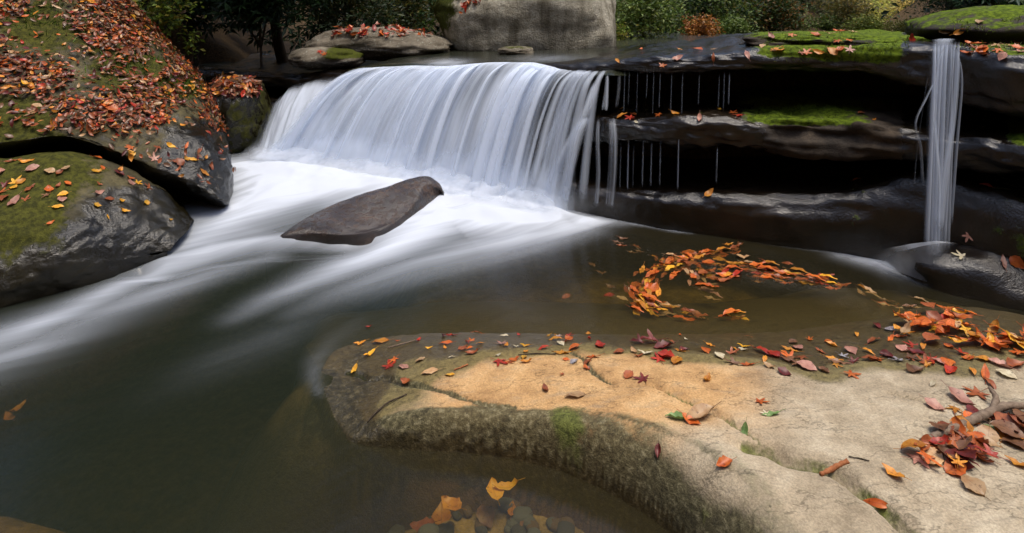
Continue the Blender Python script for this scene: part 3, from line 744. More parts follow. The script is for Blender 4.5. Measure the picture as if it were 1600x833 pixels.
# wedge in midstream
def wz(px, py, z): return Pz(px, py, z)
ridge = W([[(448, 364, 3.72), (500, 330, 4.02), (560, 305, 4.2), (605, 293, 4.3), (640, 281, 4.36), (666, 278, 4.42), (680, 285, 4.43)]])[0]
edgeL = W([[(470, 370, 3.68), (546, 369, 3.70), (602, 352, 3.86), (628, 333, 3.98), (650, 312, 4.1), (666, 294, 4.27), (684, 296, 4.36)]])[0]
mid_ = [a*0.5+b*0.5+np.array([0, 0, 0.022]) for a, b in zip(ridge, edgeL)]
farb = [np.array([a[0]-0.06, a[1]+0.10, -0.2]) for a in ridge]
farm = [np.array([a[0]-0.03, a[1]+0.035, a[2]*0.55]) for a in ridge]
nearw = [Pz(x, y, .05) for x, y in [(480, 373), (553, 374), (613, 360), (645, 343), (672, 326), (691, 312), (698, 306)]]
edgeL = [b+np.array([0, 0, .012]) for b in edgeL]
nearm = [b*0.45+w_*0.55+np.array([.012, -.02, 0]) for b, w_ in zip(edgeL, nearw)]
nearb = [w_+np.array([0.01, -0.03, -0.25]) for w_ in nearw]
ends = [farb, farm, ridge, mid_, edgeL, nearm, nearb]
tipc = (ridge[-1]+edgeL[-1])/2
ends = [[r[0]+np.array([-0.12, 0, -0.16])]+r+[r[-1]*0.62+tipc*0.38+np.array([0.035, 0.0, -0.035]), r[-1]*0.25+tipc*0.75+np.array([0.06, 0.0, -0.13]), tipc+np.array([0.07, 0.0, -0.35])] for r in ends]
grid_rock('wedge_rock', ends, 12, 'wedge', 'brown wedge shaped rock sticking up out of the white rapid in midstream', 84, 0.018,
          lambda px, py, V, N: np.zeros(len(V)), lambda px, py, V, N: np.clip(0.55+0.8*sm(V[:, 2], 0.10, 0.03)+0.5*sm(N[:, 1], 0.3, -0.3)*0, 0, 1), 'rock')
# rock under the small fall
rock('splash_rock', (2.69, 3.15, -0.03), (0.50, 0.28, 0.26), 85, 'ledge', 'low black glossy rock that the narrow waterfall lands on', rot=-0.55, rough=0.12, power=2.5,
     mossf=lambda V, D: 0.45*sm(D[:, 2], 0.5, 0.9)*sm(V[:, 0], 2.5, 2.75), wetf=lambda V, D: np.ones(len(V)))
# rocks upstream
def leanshape(V):
    V = V.copy(); z = V[:, 2]
    left = np.clip(-V[:, 0], 0, 1.2)
    V[:, 0] += sm(-V[:, 0], 0.2, 1.0)*(0.5-z)*0.25
    V[:, 0] += -z*0.05*sm(V[:, 0], 0.2, 0.9)
    V[:, 2] += -0.14*left*sm(z, 0.0, 0.5)
    return V
rock('upstream_boulder', (0.12, 7.35, 1.38), (1.13, 1.0, 0.62), 96, 'grey', 'large pale grey flat faced boulder standing above the lip of the waterfall', rough=0.07, power=3.6, scale=1.5, shape=leanshape, n=96,
     mossf=lambda V, D: np.clip(0.85*sm(V[:, 0], -0.55, -0.95)*sm(V[:, 2], 1.2, 1.5)+0.35*sm(V[:, 0], -0.3, -0.7), 0, 1), wetf=lambda V, D: 0.9*sm(V[:, 2], 1.12, 1.05), cat='boulder')
rock('flat_stone', Pd(592, 72, 6.5)+np.array([0, 0.15, 0.02]), (0.80, 0.5, 0.165), 87, 'flat', 'long flat topped stone with leaves along its back edge, beside the pale boulder', rough=0.12, power=2.9, rot=-0.06, n=80,
     mossf=lambda V, D: 0.35*sm(D[:, 0], -0.3, -0.8), wetf=lambda V, D: 0.9*sm(D[:, 2], 0.05, -0.25), shape=lambda V: np.stack([V[:, 0], V[:, 1], V[:, 2]*(1+0.12*np.cos(V[:, 0]*2.5))-0.06*(V[:, 0] > 0)*V[:, 0]], 1))
rock('flat_stone', Pd(508, 92, 6.15)+np.array([0, 0.1, 0.0]), (0.40, 0.35, 0.115), 88, 'flat', 'smaller flat stone with a green moss patch, low under the long flat stone', rough=0.12, power=2.5, rot=0.1,
     mossf=lambda V, D: 0.85*sm(D[:, 0], -0.2, 0.3)*sm(D[:, 2], -0.1, 0.3), wetf=lambda V, D: 0.8*sm(D[:, 2], 0.1, -0.2))
rock('flat_stone', Pd(806, 80, 6.0), (0.18, 0.16, 0.05), 89, 'flat', 'tiny pale mossy stone at the foot of the large grey boulder', rough=0.12,
     mossf=lambda V, D: 0.5*sm(D[:, 2], 0.2, 0.7), wetf=None)
# mossy caps on the ledge
def capmoss(V, D): return np.clip(0.42+0.3*sm(D[:, 2], 0.1, 0.7)+0.45*fbm(V, 4.0, 3, 6), 0, 1)
rock('mossy_slab', Pd(1312, 66, 4.15)+np.array([0, 0.1, -0.01]), (0.60, 0.42, 0.075), 90, 'ledge', 'thin bright green mossy slab lying on the brow of the ledge, leaves along its edge', rough=0.14, power=2.8, rot=-0.42, n=90, scale=3.0,
     mossf=lambda V, D: capmoss(V, D)*0.92, wetf=lambda V, D: np.full(len(V), 0.2))
rock('mossy_slab', Pd(1622, 62, 3.75)+np.array([0.12, 0.15, 0.02]), (0.72, 0.6, 0.20), 91, 'ledge', 'thick rounded mossy slab on the ledge beyond the narrow waterfall', rough=0.10, power=2.4, rot=-0.45, n=90, scale=2.4,
     mossf=lambda V, D: np.clip(0.62*sm(D[:, 2], -0.2, 0.5)+0.4*fbm(V, 4.0, 3, 6)*sm(D[:, 2], -.2, .2), 0, 1), wetf=lambda V, D: 0.4*sm(D[:, 2], 0.2, -0.3))
# drowned rocks
rock('submerged_rock', (-1.54, 1.80, -0.265), (0.46, 0.10, 0.11), 93, 'drowned', 'drowned orange brown ridge of rock under the dark water by the near bank', rough=0.12, rot=-0.22, wetf=lambda V, D: np.full(len(V), 0.3))

# ------------------------------------------------------------------ falling water
def sheet(name, lip, base, mat, nu=160, nv=44, pre=0.10, bulge=0.0, seed=0, amp=0.02, cover=None, shift=0.0, parent=None, uw=1.0, gpow=2.0):
    lip = np.array(lip, float); base = np.array(base, float)
    u0 = np.linspace(0, 1, len(lip)); u = np.linspace(0, 1, nu)
    L = np.stack([smooth(np.interp(u, u0, lip[:, k]), 15) for k in range(3)], 1)
    B = np.stack([smooth(np.interp(u, u0, base[:, k]), 15) for k in range(3)], 1)
    v = np.concatenate([np.linspace(-1, 0, 6)[:-1]*pre, np.linspace(0, 1, nv)])
    G = np.zeros((len(v), nu, 3))
    for i, t in enumerate(v):
        h = L+(B-L)*np.array([1, 1, 0])*t
        z = L[:, 2]+(B[:, 2]-L[:, 2])*(max(t, 0)**gpow)
        G[i] = np.stack([h[:, 0], h[:, 1], z], 1)
    uu = np.broadcast_to(u[None, :], G.shape[:2]); vv = np.broadcast_to(v[:, None], G.shape[:2])
    n = fbm(np.stack([uu.ravel()*uw*9, vv.ravel()*1.2, np.zeros(uu.size)+seed], 1), 1.0, 4, seed).reshape(uu.shape)
    out = np.array([-0.35, -1.0, 0.25])
    G = G+out*(amp*n*sm(vv, -0.05, 0.3)+shift)[..., None]
    cv = np.ones(uu.shape)*0.5 if cover is None else cover(uu, vv)
    if uw > 2 and mat != 'spray': cv = cv*(1.0+0.55*fbm(np.stack([uu.ravel()*7+vv.ravel()*0.4, vv.ravel()*0.8, np.zeros(uu.size)+seed*2.3], 1), 1.0, 3, seed+50).reshape(uu.shape))
    uv = np.stack([uu.ravel()*uw, vv.ravel()], 1)
    me = make_mesh(name, G.reshape(-1, 3), grid_faces(*G.shape[:2]), M[mat], {'cover': np.clip(cv, 0, 1)}, uv=uv)
    return link(name, me, parent)
# strands striking the middle ledge
def strand(name, pts, w, mat='fall_thin', seed=0, cov=0.6, parent=None, lab=None, cat=None, group=None, fade=0.15, n=26):
    P = catmull(np.array(pts), 8); n_ = len(P)
    w = np.interp(np.linspace(0, 1, n_), np.linspace(0, 1, len(w)), w)
    nu = 9; a = np.linspace(-1, 1, nu)
    G = np.zeros((n_, nu, 3))
    for j, t in enumerate(a):
        G[:, j] = P+np.stack([t*w, np.full(n_, -0.02)*(1-t*t), np.zeros(n_)], 1)
    uu = np.broadcast_to(a[None], (n_, nu)); vv = np.broadcast_to(np.linspace(0, 1, n_)[:, None], (n_, nu))
    cv = cov*(1-np.abs(uu)**2.2)*sm(vv, 0, fade)*sm(vv, 1.0, 1-fade*0.6)
    uv = np.stack([uu.ravel()*w.mean()+seed*1.7, vv.ravel()], 1)
    o = link(name, make_mesh(name, G.reshape(-1, 3), grid_faces(n_, nu), M[mat], {'cover': cv}, uv=uv))
    if parent: under(o, parent)
    else: tag(o, lab, cat, group)
    return o
LIPS = [(548, 113, 5.55), (590, 106, 5.5), (650, 103, 5.4), (705, 104, 5.25), (770, 98, 5.08), (835, 98, 4.92), (880, 108, 4.75), (930, 111, 4.58), (962, 110, 4.45)]
BASE = [(398, 246, .16), (452, 252, .15), (535, 264, .13), (606, 276, .11), (676, 287, .09), (750, 303, .06), (800, 314, .04), (858, 326, .02), (950, 334, .0)]
lipP = [Pd(*a) for a in LIPS]; baseP = [Pz(*a) for a in BASE]
fall = empty('waterfall', tuple(np.mean(baseP, 0)))
tag(fall, 'wide white curtain of water pouring over the ledge into the rapid', 'waterfall')
inv = -Vector(fall.location)
def under(o, par):
    o.parent = par; o.location = -par.location
    return o
under(sheet('water_sheet', lipP, baseP, 'fall_back', nu=220, seed=5, amp=0.05, uw=3.0,
      cover=lambda u, v: (0.66*sm(u, 0.0, 0.10)*sm(u, 0.98, 0.66)-0.10*sm(u, 0.25, 0.6))*sm(v, -0.06, 0.05)*(1-0.3*sm(u, 0.55, 0.85)*sm(v, .9, .5))+0.25*sm(v, .75, 1)*sm(u, .95, .7)), fall)
under(sheet('water_sheet', lipP, baseP, 'fall_front', nu=220, seed=9, amp=0.06, shift=0.035, uw=3.0,
      cover=lambda u, v: (0.60*sm(u, 0.0, 0.12)*sm(u, 0.98, 0.86))*sm(v, -0.03, 0.05)+0.12*sm(v, .3, .05)*sm(v, -.03, .05)*sm(u, 0, .1)*sm(u, 1, .9)), fall)
under(sheet('water_sheet', lipP, baseP, 'fall_front', nu=220, seed=14, amp=0.05, shift=0.075, uw=3.0,
      cover=lambda u, v: (0.45*sm(u, 0.02, 0.12)*sm(u, 0.98, 0.9))*sm(v, 0.0, 0.12)+0.5*sm(v, 0.8, 1.0)*sm(u, 1.0, 0.8)), fall)
Lq = np.array(lipP); Bq = np.array(baseP); uq = np.linspace(0, 1, len(Lq))
rsW = np.random.default_rng(12)
for i, u_ in enumerate([.12, .21, .25, .37, .45, .48, .56, .62, .67, .69, .75, .80, .82, .86, .905, .945]):
    l_ = np.array([np.interp(u_, uq, Lq[:, k]) for k in range(3)]); ub = min(1, u_+rsW.normal(0, .006)); b_ = np.array([np.interp(ub, uq, Bq[:, k]) for k in range(3)])
    pts = []
    for t_ in (-.03, .12, .35, .6, .82, 1.0):
        p = l_+(b_-l_)*np.array([1, 1, 0])*t_; p[2] = l_[2]+(b_[2]-l_[2])*max(t_, 0)**2; pts.append(p+np.array([-.03, -.09, .03])*min(1, max(t_, 0)*3))
    w0 = rsW.uniform(.018, .05)*(0.75 if u_ > .85 else 1)
    strand('water_strand', pts, (w0*.7, w0, w0*1.3, w0*1.5), 'fall_soft' if u_ > .85 else 'fall_front', seed=i+200, cov=rsW.uniform(.55, .8)*(0.75 if u_ > .85 else 1), parent=fall, fade=.25 if u_ > .8 else .08)
# low spray where the curtain meets the rapid
sp0 = [b+np.array([-.02, .04, .20]) for b in Bq]; sp1 = [b+np.array([-.10, -.26, .03]) for b in Bq]
under(sheet('spray', sp0, sp1, 'spray', nu=160, nv=24, pre=0.02, seed=88, amp=0.05, uw=3.0, gpow=0.8,
      cover=lambda u, v: sm(v, 0.0, 0.55)*sm(v, 1.0, 0.65)*sm(u, 0, .06)*sm(u, 1.0, .82)), fall)
# the dim cascade at its far end
sl = [Pd(428, 160, 5.9), Pd(460, 132, 5.95), Pd(500, 122, 5.9), Pd(552, 118, 5.75)]
sb = [Pz(388, 246, .16), Pz(410, 250, .16), Pz(450, 254, .16), Pz(505, 262, .15)]
side = sheet('waterfall', sl, sb, 'fall_back', nu=90, seed=23, amp=0.05, uw=1.0, gpow=1.7, cover=lambda u, v: 0.78*sm(u, 0.0, 0.3)*sm(v, -0.05, 0.35))
tag(side, 'dim slanting cascade beside the dark boulder at the shaded end of the curtain', 'waterfall')
for i, (pts, w, cov) in enumerate([
    ([(948, 112, 4.42), (947, 140, 4.34), (944, 175, 4.28)], (.02, .025, .035), .5),
    ([(922, 176, 4.36), (905, 205, 4.30), (892, 260, 4.26), (880, 325, 4.28)], (.06, .07, .05, .05), .62),
    ([(955, 176, 4.27), (958, 215, 4.22), (957, 270, 4.2), (952, 333, 4.2)], (.045, .05, .05, .05), .6),
    ([(935, 176, 4.3), (933, 215, 4.25), (934, 270, 4.23), (930, 330, 4.23)], (.02, .03, .03, .03), .45),
    ([(936, 114, 4.5), (912, 180, 4.36), (876, 250, 4.33), (846, 324, 4.4)], (.04, .05, .06, .08), .85),
    ([(905, 112, 4.62), (872, 190, 4.5), (836, 260, 4.5), (815, 312, 4.55)], (.03, .04, .04, .05), .7),
    ([(968, 112, 4.38), (966, 140, 4.33), (962, 172, 4.3)], (.02, .02, .02), .4)]):
    strand('water_strand', [Pd(*p) for p in pts], w, seed=i+1, cov=cov, parent=fall)
# trickles off the brow
NUMW = 'first second third fourth fifth sixth seventh eighth ninth tenth eleventh twelfth'.split()
tr_px = [(976, 114, 172), (983, 116, 160), (996, 116, 172), (1021, 116, 176), (1031, 118, 165), (1049, 118, 172), (1066, 117, 176), (1123, 120, 165), (1131, 116, 168), (1139, 119, 160), (1092, 120, 160), (1011, 118, 150)]
for i, (x, y0, y1) in enumerate(tr_px):
    d = 4.31-(x-978)*0.0025
    b = 0.9 if x in (1022, 1131, 1122, 978) else 0.55
    strand('water_trickle', [Pd(x, y0-6, d), Pd(x-1, (y0+y1)/2, d-0.03), Pd(x-2, y1+4, d-0.05)], (.002, random.uniform(.003, .006), random.uniform(.002, .006)), 'trickle', i+20, b*random.uniform(.35, .8), None,
           f'{NUMW[sorted(t_[0] for t_ in tr_px).index(x)]} thin trickle along the brow of the ledge, counted from the white curtain', 'trickle', 'trickles off the brow of the ledge')
for i, (x, y0, y1) in enumerate([(970, 225, 290), (982, 215, 290), (1005, 218, 285), (1032, 220, 285), (1060, 215, 290), (1120, 235, 280), (990, 230, 288), (1018, 225, 285)]):
    d = 4.26-(x-978)*0.0027
    strand('water_trickle', [Pd(x, y0-8, d), Pd(x-1, (y0+y1)/2, d-0.03), Pd(x-2, y1+6, d-0.04)], (.004, .006, .006), 'trickle', i+50, 0.35 if i not in (1, 4) else 0.75, None,
           f'{NUMW[[970, 982, 990, 1005, 1018, 1032, 1060, 1120].index(x)]} thin trickle below the middle layer of the ledge, counted from the white curtain', 'trickle', 'trickles off the middle layer')
# narrow fall
nf = empty('waterfall', tuple(Pd(1458, 372, 3.35)))
tag(nf, 'narrow white waterfall dropping from the mossy brow onto a black rock', 'waterfall')
nl = [Pd(1452, 62, 3.31), Pd(1466, 62, 3.29), Pd(1480, 62, 3.27), Pd(1496, 62, 3.25)]
nb = [Pd(1438, 396, 3.20), Pd(1452, 398, 3.19), Pd(1466, 398, 3.18), Pd(1480, 394, 3.17)]
under(sheet('water_sheet', nl, nb, 'fall_soft', nu=60, nv=40, pre=0.25, seed=31, amp=0.012, uw=0.22, gpow=1.8,
      cover=lambda u, v: 0.55*sm(u, 0.0, 0.45)*sm(u, 1.0, 0.6)), nf)
under(sheet('water_sheet', nl, nb, 'fall_soft', nu=60, nv=40, pre=0.1, seed=37, amp=0.015, shift=0.03, uw=0.25, gpow=1.9,
      cover=lambda u, v: 0.40*sm(u, 0.05, 0.45)*sm(u, 0.95, 0.5)), nf)
for i_, (a_, b_) in enumerate([(1458, 1446), (1464, 1452), (1471, 1458), (1478, 1462), (1484, 1466), (1490, 1472), (1495, 1478)]):
    strand('water_strand', [Pd(a_, 62, 3.25), Pd(a_*.8+b_*.2+random.uniform(-2, 2), 110, 3.2), Pd(a_*.4+b_*.6+random.uniform(-2, 2), 230, 3.17), Pd(b_, 392, 3.15)], (.006, .010, .014, .018), 'fall_soft', seed=i_+300, cov=random.uniform(.45, .8), parent=nf, fade=.1)
for i, (pts, w, cov) in enumerate([
    ([(1476, 62, 3.21), (1462, 100, 3.20), (1455, 180, 3.18), (1462, 280, 3.15), (1460, 372, 3.13)], (.012, .02, .03, .03, .035), .6),
    ([(1488, 66, 3.21), (1493, 100, 3.20), (1488, 180, 3.18), (1474, 280, 3.15), (1466, 372, 3.13)], (.012, .025, .025, .03, .03), .6),
    ([(1466, 110, 3.2), (1446, 150, 3.19), (1428, 192, 3.18), (1436, 230, 3.17), (1440, 300, 3.16)], (.005, .008, .010, .014, .014), .55),
    ([(1450, 100, 3.2), (1440, 160, 3.19), (1430, 230, 3.18), (1424, 300, 3.17)], (.003, .006, .006, .005), .4),
    ([(1494, 80, 3.2), (1500, 130, 3.17), (1493, 220, 3.16), (1482, 370, 3.15)], (.006, .010, .010, .012), .5)]):
    strand('water_strand', [Pd(*p) for p in pts], w, seed=i+70, cov=cov, parent=nf)
# veil over the black rock
vl = [Pd(1385, 388, 3.34), Pd(1425, 379, 3.22), Pd(1462, 375, 3.12), Pd(1492, 378, 3.08)]
vb = [Pz(1352, 400, 0.01), Pz(1392, 420, 0.01), Pz(1442, 438, 0.01), Pz(1480, 446, 0.01)]
under(sheet('water_veil', vl, vb, 'spray', nu=50, nv=24, pre=0.3, seed=41, amp=0.01, uw=0.5, gpow=1.4, shift=0.03,
      cover=lambda u, v: 0.95*sm(u, 0.0, 0.35)*sm(u, 1.0, 0.55)*(0.5+0.5*np.abs(v-0.4)*2)), nf)

# stream above the lip
us, vs = 140, 26
lipc = np.array(lipP); u0 = np.linspace(0, 1, len(lipc)); uu = np.linspace(-0.02, 1.12, us)
Lx = smooth(np.interp(uu, u0, lipc[:, 0]), 11); Ly = smooth(np.interp(uu, u0, lipc[:, 1]), 11); Lz = smooth(np.interp(uu, u0, lipc[:, 2]), 11)
Lx[uu > 1] += (uu[uu > 1]-1)*2.5; 
G = np.zeros((vs, us, 3))
for i in range(vs):
    f = (i/(vs-1))
    dist = -0.10+f**1.5*9
    z = Lz*(1-min(1, f*2.5))+1.10*min(1, f*2.5)+0.004
    z = np.where(f == 0, Lz-0.03, z)
    G[i] = np.stack([Lx*(1+0.0*f)+dist*0.45, Ly+dist*0.9, z+0*Lx], 1)
G[:, :, 2] += 0.01*fbm(G.reshape(-1, 3)*np.array([3, 1, 1]), 2, 3, 77).reshape(vs, us)
fo2 = np.zeros((vs, us))
for (a, b, w, k) in [(700, 98, 30, .7), (860, 92, 50, .25), (935, 105, 15, .6), (885, 108, 10, .5)]:
    px = 800+G[..., 0]/G[..., 1]*F; py = HOR+(CAMZ-G[..., 2])/G[..., 1]*F
    fo2 = np.maximum(fo2, k*np.exp(-((px-a)/w)**2-((py-b)/5)**2))
upw = link('upper_stream', make_mesh('upper_stream', G.reshape(-1, 3), grid_faces(vs, us), M['upwater'], {'foam': fo2, 'along': G[..., 0]*0.45+G[..., 1]*0.9, 'across': G[..., 0]*0.9-G[..., 1]*0.45}))
tag(upw, kind='structure')

# ------------------------------------------------------------------ fallen leaves
def leaf_oval(L, Wd, fold, curl, twist, seed, serr=0.0):
    rs = np.random.default_rng(seed)
    n = 9; V = []; 
    for i in range(n):
        t = i/(n-1)
        w = Wd*0.5*(math.sin(math.pi*min(1, t*1.02)**0.85)**0.85 if 0 < t < 1 else 0.02)
        w *= 1+serr*(1 if i % 2 else -1)
        y = (t-0.5)*L
        z = curl*L*((t-0.5)**2*2) + 0.02*L*math.sin(t*7+seed)
        tw = twist*(t-0.5)
        for j, a in enumerate((-1, -0.5, 0, 0.5, 1)):
            x = a*w; zz = z+fold*abs(a)**1.3*w+0.03*L*rs.normal()*abs(a)
            V.append((x*math.cos(tw)-0*zz, y, zz+x*math.sin(tw)))
    Fc = [list(map(int, f)) for f in grid_faces(n, 5)]
    k = len(V)
    # stalk
    r = 0.011*L
    for yy, zz in ((-0.5*L, V[2][2]), (-0.78*L, V[2][2]+0.05*L)):
        V += [(-r, yy, zz), (r, yy, zz), (0, yy, zz+1.5*r)]
    Fc += [[k, k+1, k+4, k+3], [k+1, k+2, k+5, k+4], [k+2, k, k+3, k+5]]
    V = np.array(V); V[:, 2] -= V[:45, 2].min()
    return V, Fc
def leaf_maple(L, curl, crumple, seed, lobes=5):
    rs = np.random.default_rng(seed)
    m = 50; th = np.linspace(-math.pi, math.pi, m, endpoint=False)
    tips = [(-2.25, 0.62), (-1.12, 0.85), (0, 1.0), (1.12, 0.85), (2.25, 0.62)] if lobes == 5 else [(-1.15, 0.8), (0, 1.0), (1.15, 0.8)]
    r = np.full(m, 0.30)
    for a, l in tips:
        d = np.abs((th-a+math.pi) % (2*math.pi)-math.pi)
        r = np.maximum(r, l*np.clip(1-d/0.52, 0, 1)**0.75)
        for o in (-0.2, 0.2):
            d2 = np.abs((th-a-o+math.pi) % (2*math.pi)-math.pi)
            r = np.maximum(r, 0.72*l*np.clip(1-d2/0.16, 0, 1)**0.8)
    r = np.where(np.abs(th) > 2.9, 0.10, r)
    V = [(0, -0.2*L, 0)]
    rings = (0.35, 0.7, 1.0)
    for q in rings:
        for a, rr in zip(th, r):
            x = math.sin(a)*rr*q*0.55*L; y = (math.cos(a)*rr*q*0.62-0.2)*L
            V.append((x, y, 0))
    V = np.array(V)
    R = np.hypot(V[:, 0], V[:, 1]+0.2*L)/L
    V[:, 2] = curl*L*R**2*2.0+crumple*L*0.25*fbm(V/L*2.2+seed*3.7, 1.0, 3, seed)*(0.3+R)+0.03*L*np.abs(np.sin(np.arctan2(V[:, 0], V[:, 1]+0.2*L)*2.5))*R*2
    if crumple > 0.6:
        V[:, 0] *= 0.8; V[:, 2] = V[:, 2]*0.6+np.abs(V[:, 0])*0.28*crumple
    Fc = []
    for i in range(m):
        j = (i+1) % m
        Fc.append([0, 1+j, 1+i])
        for q in range(2):
            a = 1+q*m
            Fc.append([a+i, a+j, a+m+j, a+m+i])
    k = len(V); rr = 0.010*L
    st = []
    for yy, zz in ((-0.2*L, V[0][2]), (-0.75*L, V[0][2]+0.06*L)):
        st += [(-rr, yy, zz), (rr, yy, zz), (0, yy, zz+1.5*rr)]
    Fc += [[k, k+1, k+4, k+3], [k+1, k+2, k+5, k+4], [k+2, k, k+3, k+5]]
    nb = len(V); V = np.concatenate([V, np.array(st)]); V[:, 2] -= V[:nb, 2].min()
    return V, Fc
SHAPES = {
 'oval': [leaf_oval(.07, .032, .25, .25, .3, 1, .05), leaf_oval(.07, .036, .12, -.15, -.4, 2, .05), leaf_oval(.07, .030, .4, .45, .2, 3, .05)],
 'slender': [leaf_oval(.075, .021, .3, .2, .3, 4), leaf_oval(.075, .023, .15, -.2, .5, 5)],
 'maple': [leaf_maple(.085, .10, .35, 6), leaf_maple(.085, -.06, .45, 7), leaf_maple(.085, .18, .5, 8)],
 'crumpled': [leaf_maple(.085, .28, 1.3, 9), leaf_maple(.085, .22, 1.6, 10, 3), leaf_oval(.08, .045, .7, .25, .6, 11, .06)],
 'broad': [leaf_oval(.07, .05, .3, .3, .3, 12, .06), leaf_oval(.07, .052, .1, -.2, -.3, 13, .06)],
 'curled': [leaf_oval(.09, .045, .8, .15, .4, 14), leaf_oval(.09, .04, .9, .1, -.4, 15)],
}
LEAFMESH = {}
def leaf_mesh(shape, col, v):
    k = (shape, col, v)
    if k not in LEAFMESH:
        V, Fc = SHAPES[shape][v]
        LEAFMESH[k] = make_mesh('leaf_'+shape, V, Fc, LM[col])
    return LEAFMESH[k]
LEAVES = []          # (object, position, colour, shape, size, zone)
def orient(n, yaw, tilt=0.0):
    n = Vector(n).normalized()
    q = Vector((0, 0, 1)).rotation_difference(n) @ Quaternion((0, 0, 1), yaw)
    if tilt: q = q @ Quaternion((random.uniform(-1, 1), random.uniform(-1, 1), 0.01), tilt)
    return q
def add_leaf(pos, n, col, shape, size, yaw=None, tilt=None, lift=0.002, name='fallen_leaf', zone='slab'):
    v = random.randrange(len(SHAPES[shape]))
    o = bpy.data.objects.new('maple_leaf' if name == 'fallen_leaf' and shape in ('maple', 'crumpled') else name, leaf_mesh(shape, col, v)); C.objects.link(o)
    o.rotation_mode = 'QUATERNION'
    o.rotation_quaternion = orient(n, random.uniform(0, 6.28) if yaw is None else yaw, random.uniform(0, 0.22) if tilt is None else tilt)
    o.location = Vector(pos)+Vector(n)*lift
    base = 0.09 if shape in ('maple', 'crumpled', 'curled') else 0.07
    o.scale = (size/base,)*3
    LEAVES.append([o, np.array(pos), col, shape, size, zone])
    return o
def slab_n(x, y, e=0.012):
    X = np.array([x, x+e, x-e, x, x]); Y = np.array([y, y, y, y+e, y-e])
    z = slab_z(X, Y)
    n = np.array([-(z[1]-z[2])/(2*e), -(z[3]-z[4])/(2*e), 1.0]); n /= np.linalg.norm(n)
    return z[0], n
def slab_leaf(px, py, col, shape, cm, yaw=None, zone='slab', lift=0.002, tilt=None):
    p = slab_hit(px, py, slab_z)
    z, n = slab_n(p[0], p[1])
    n = n*0.7+np.array([0, 0, 0.3]); n /= np.linalg.norm(n)
    return add_leaf((p[0], p[1], max(z, 0.001)), n, col, shape, cm/100, yaw, lift=lift, zone=zone, tilt=tilt)
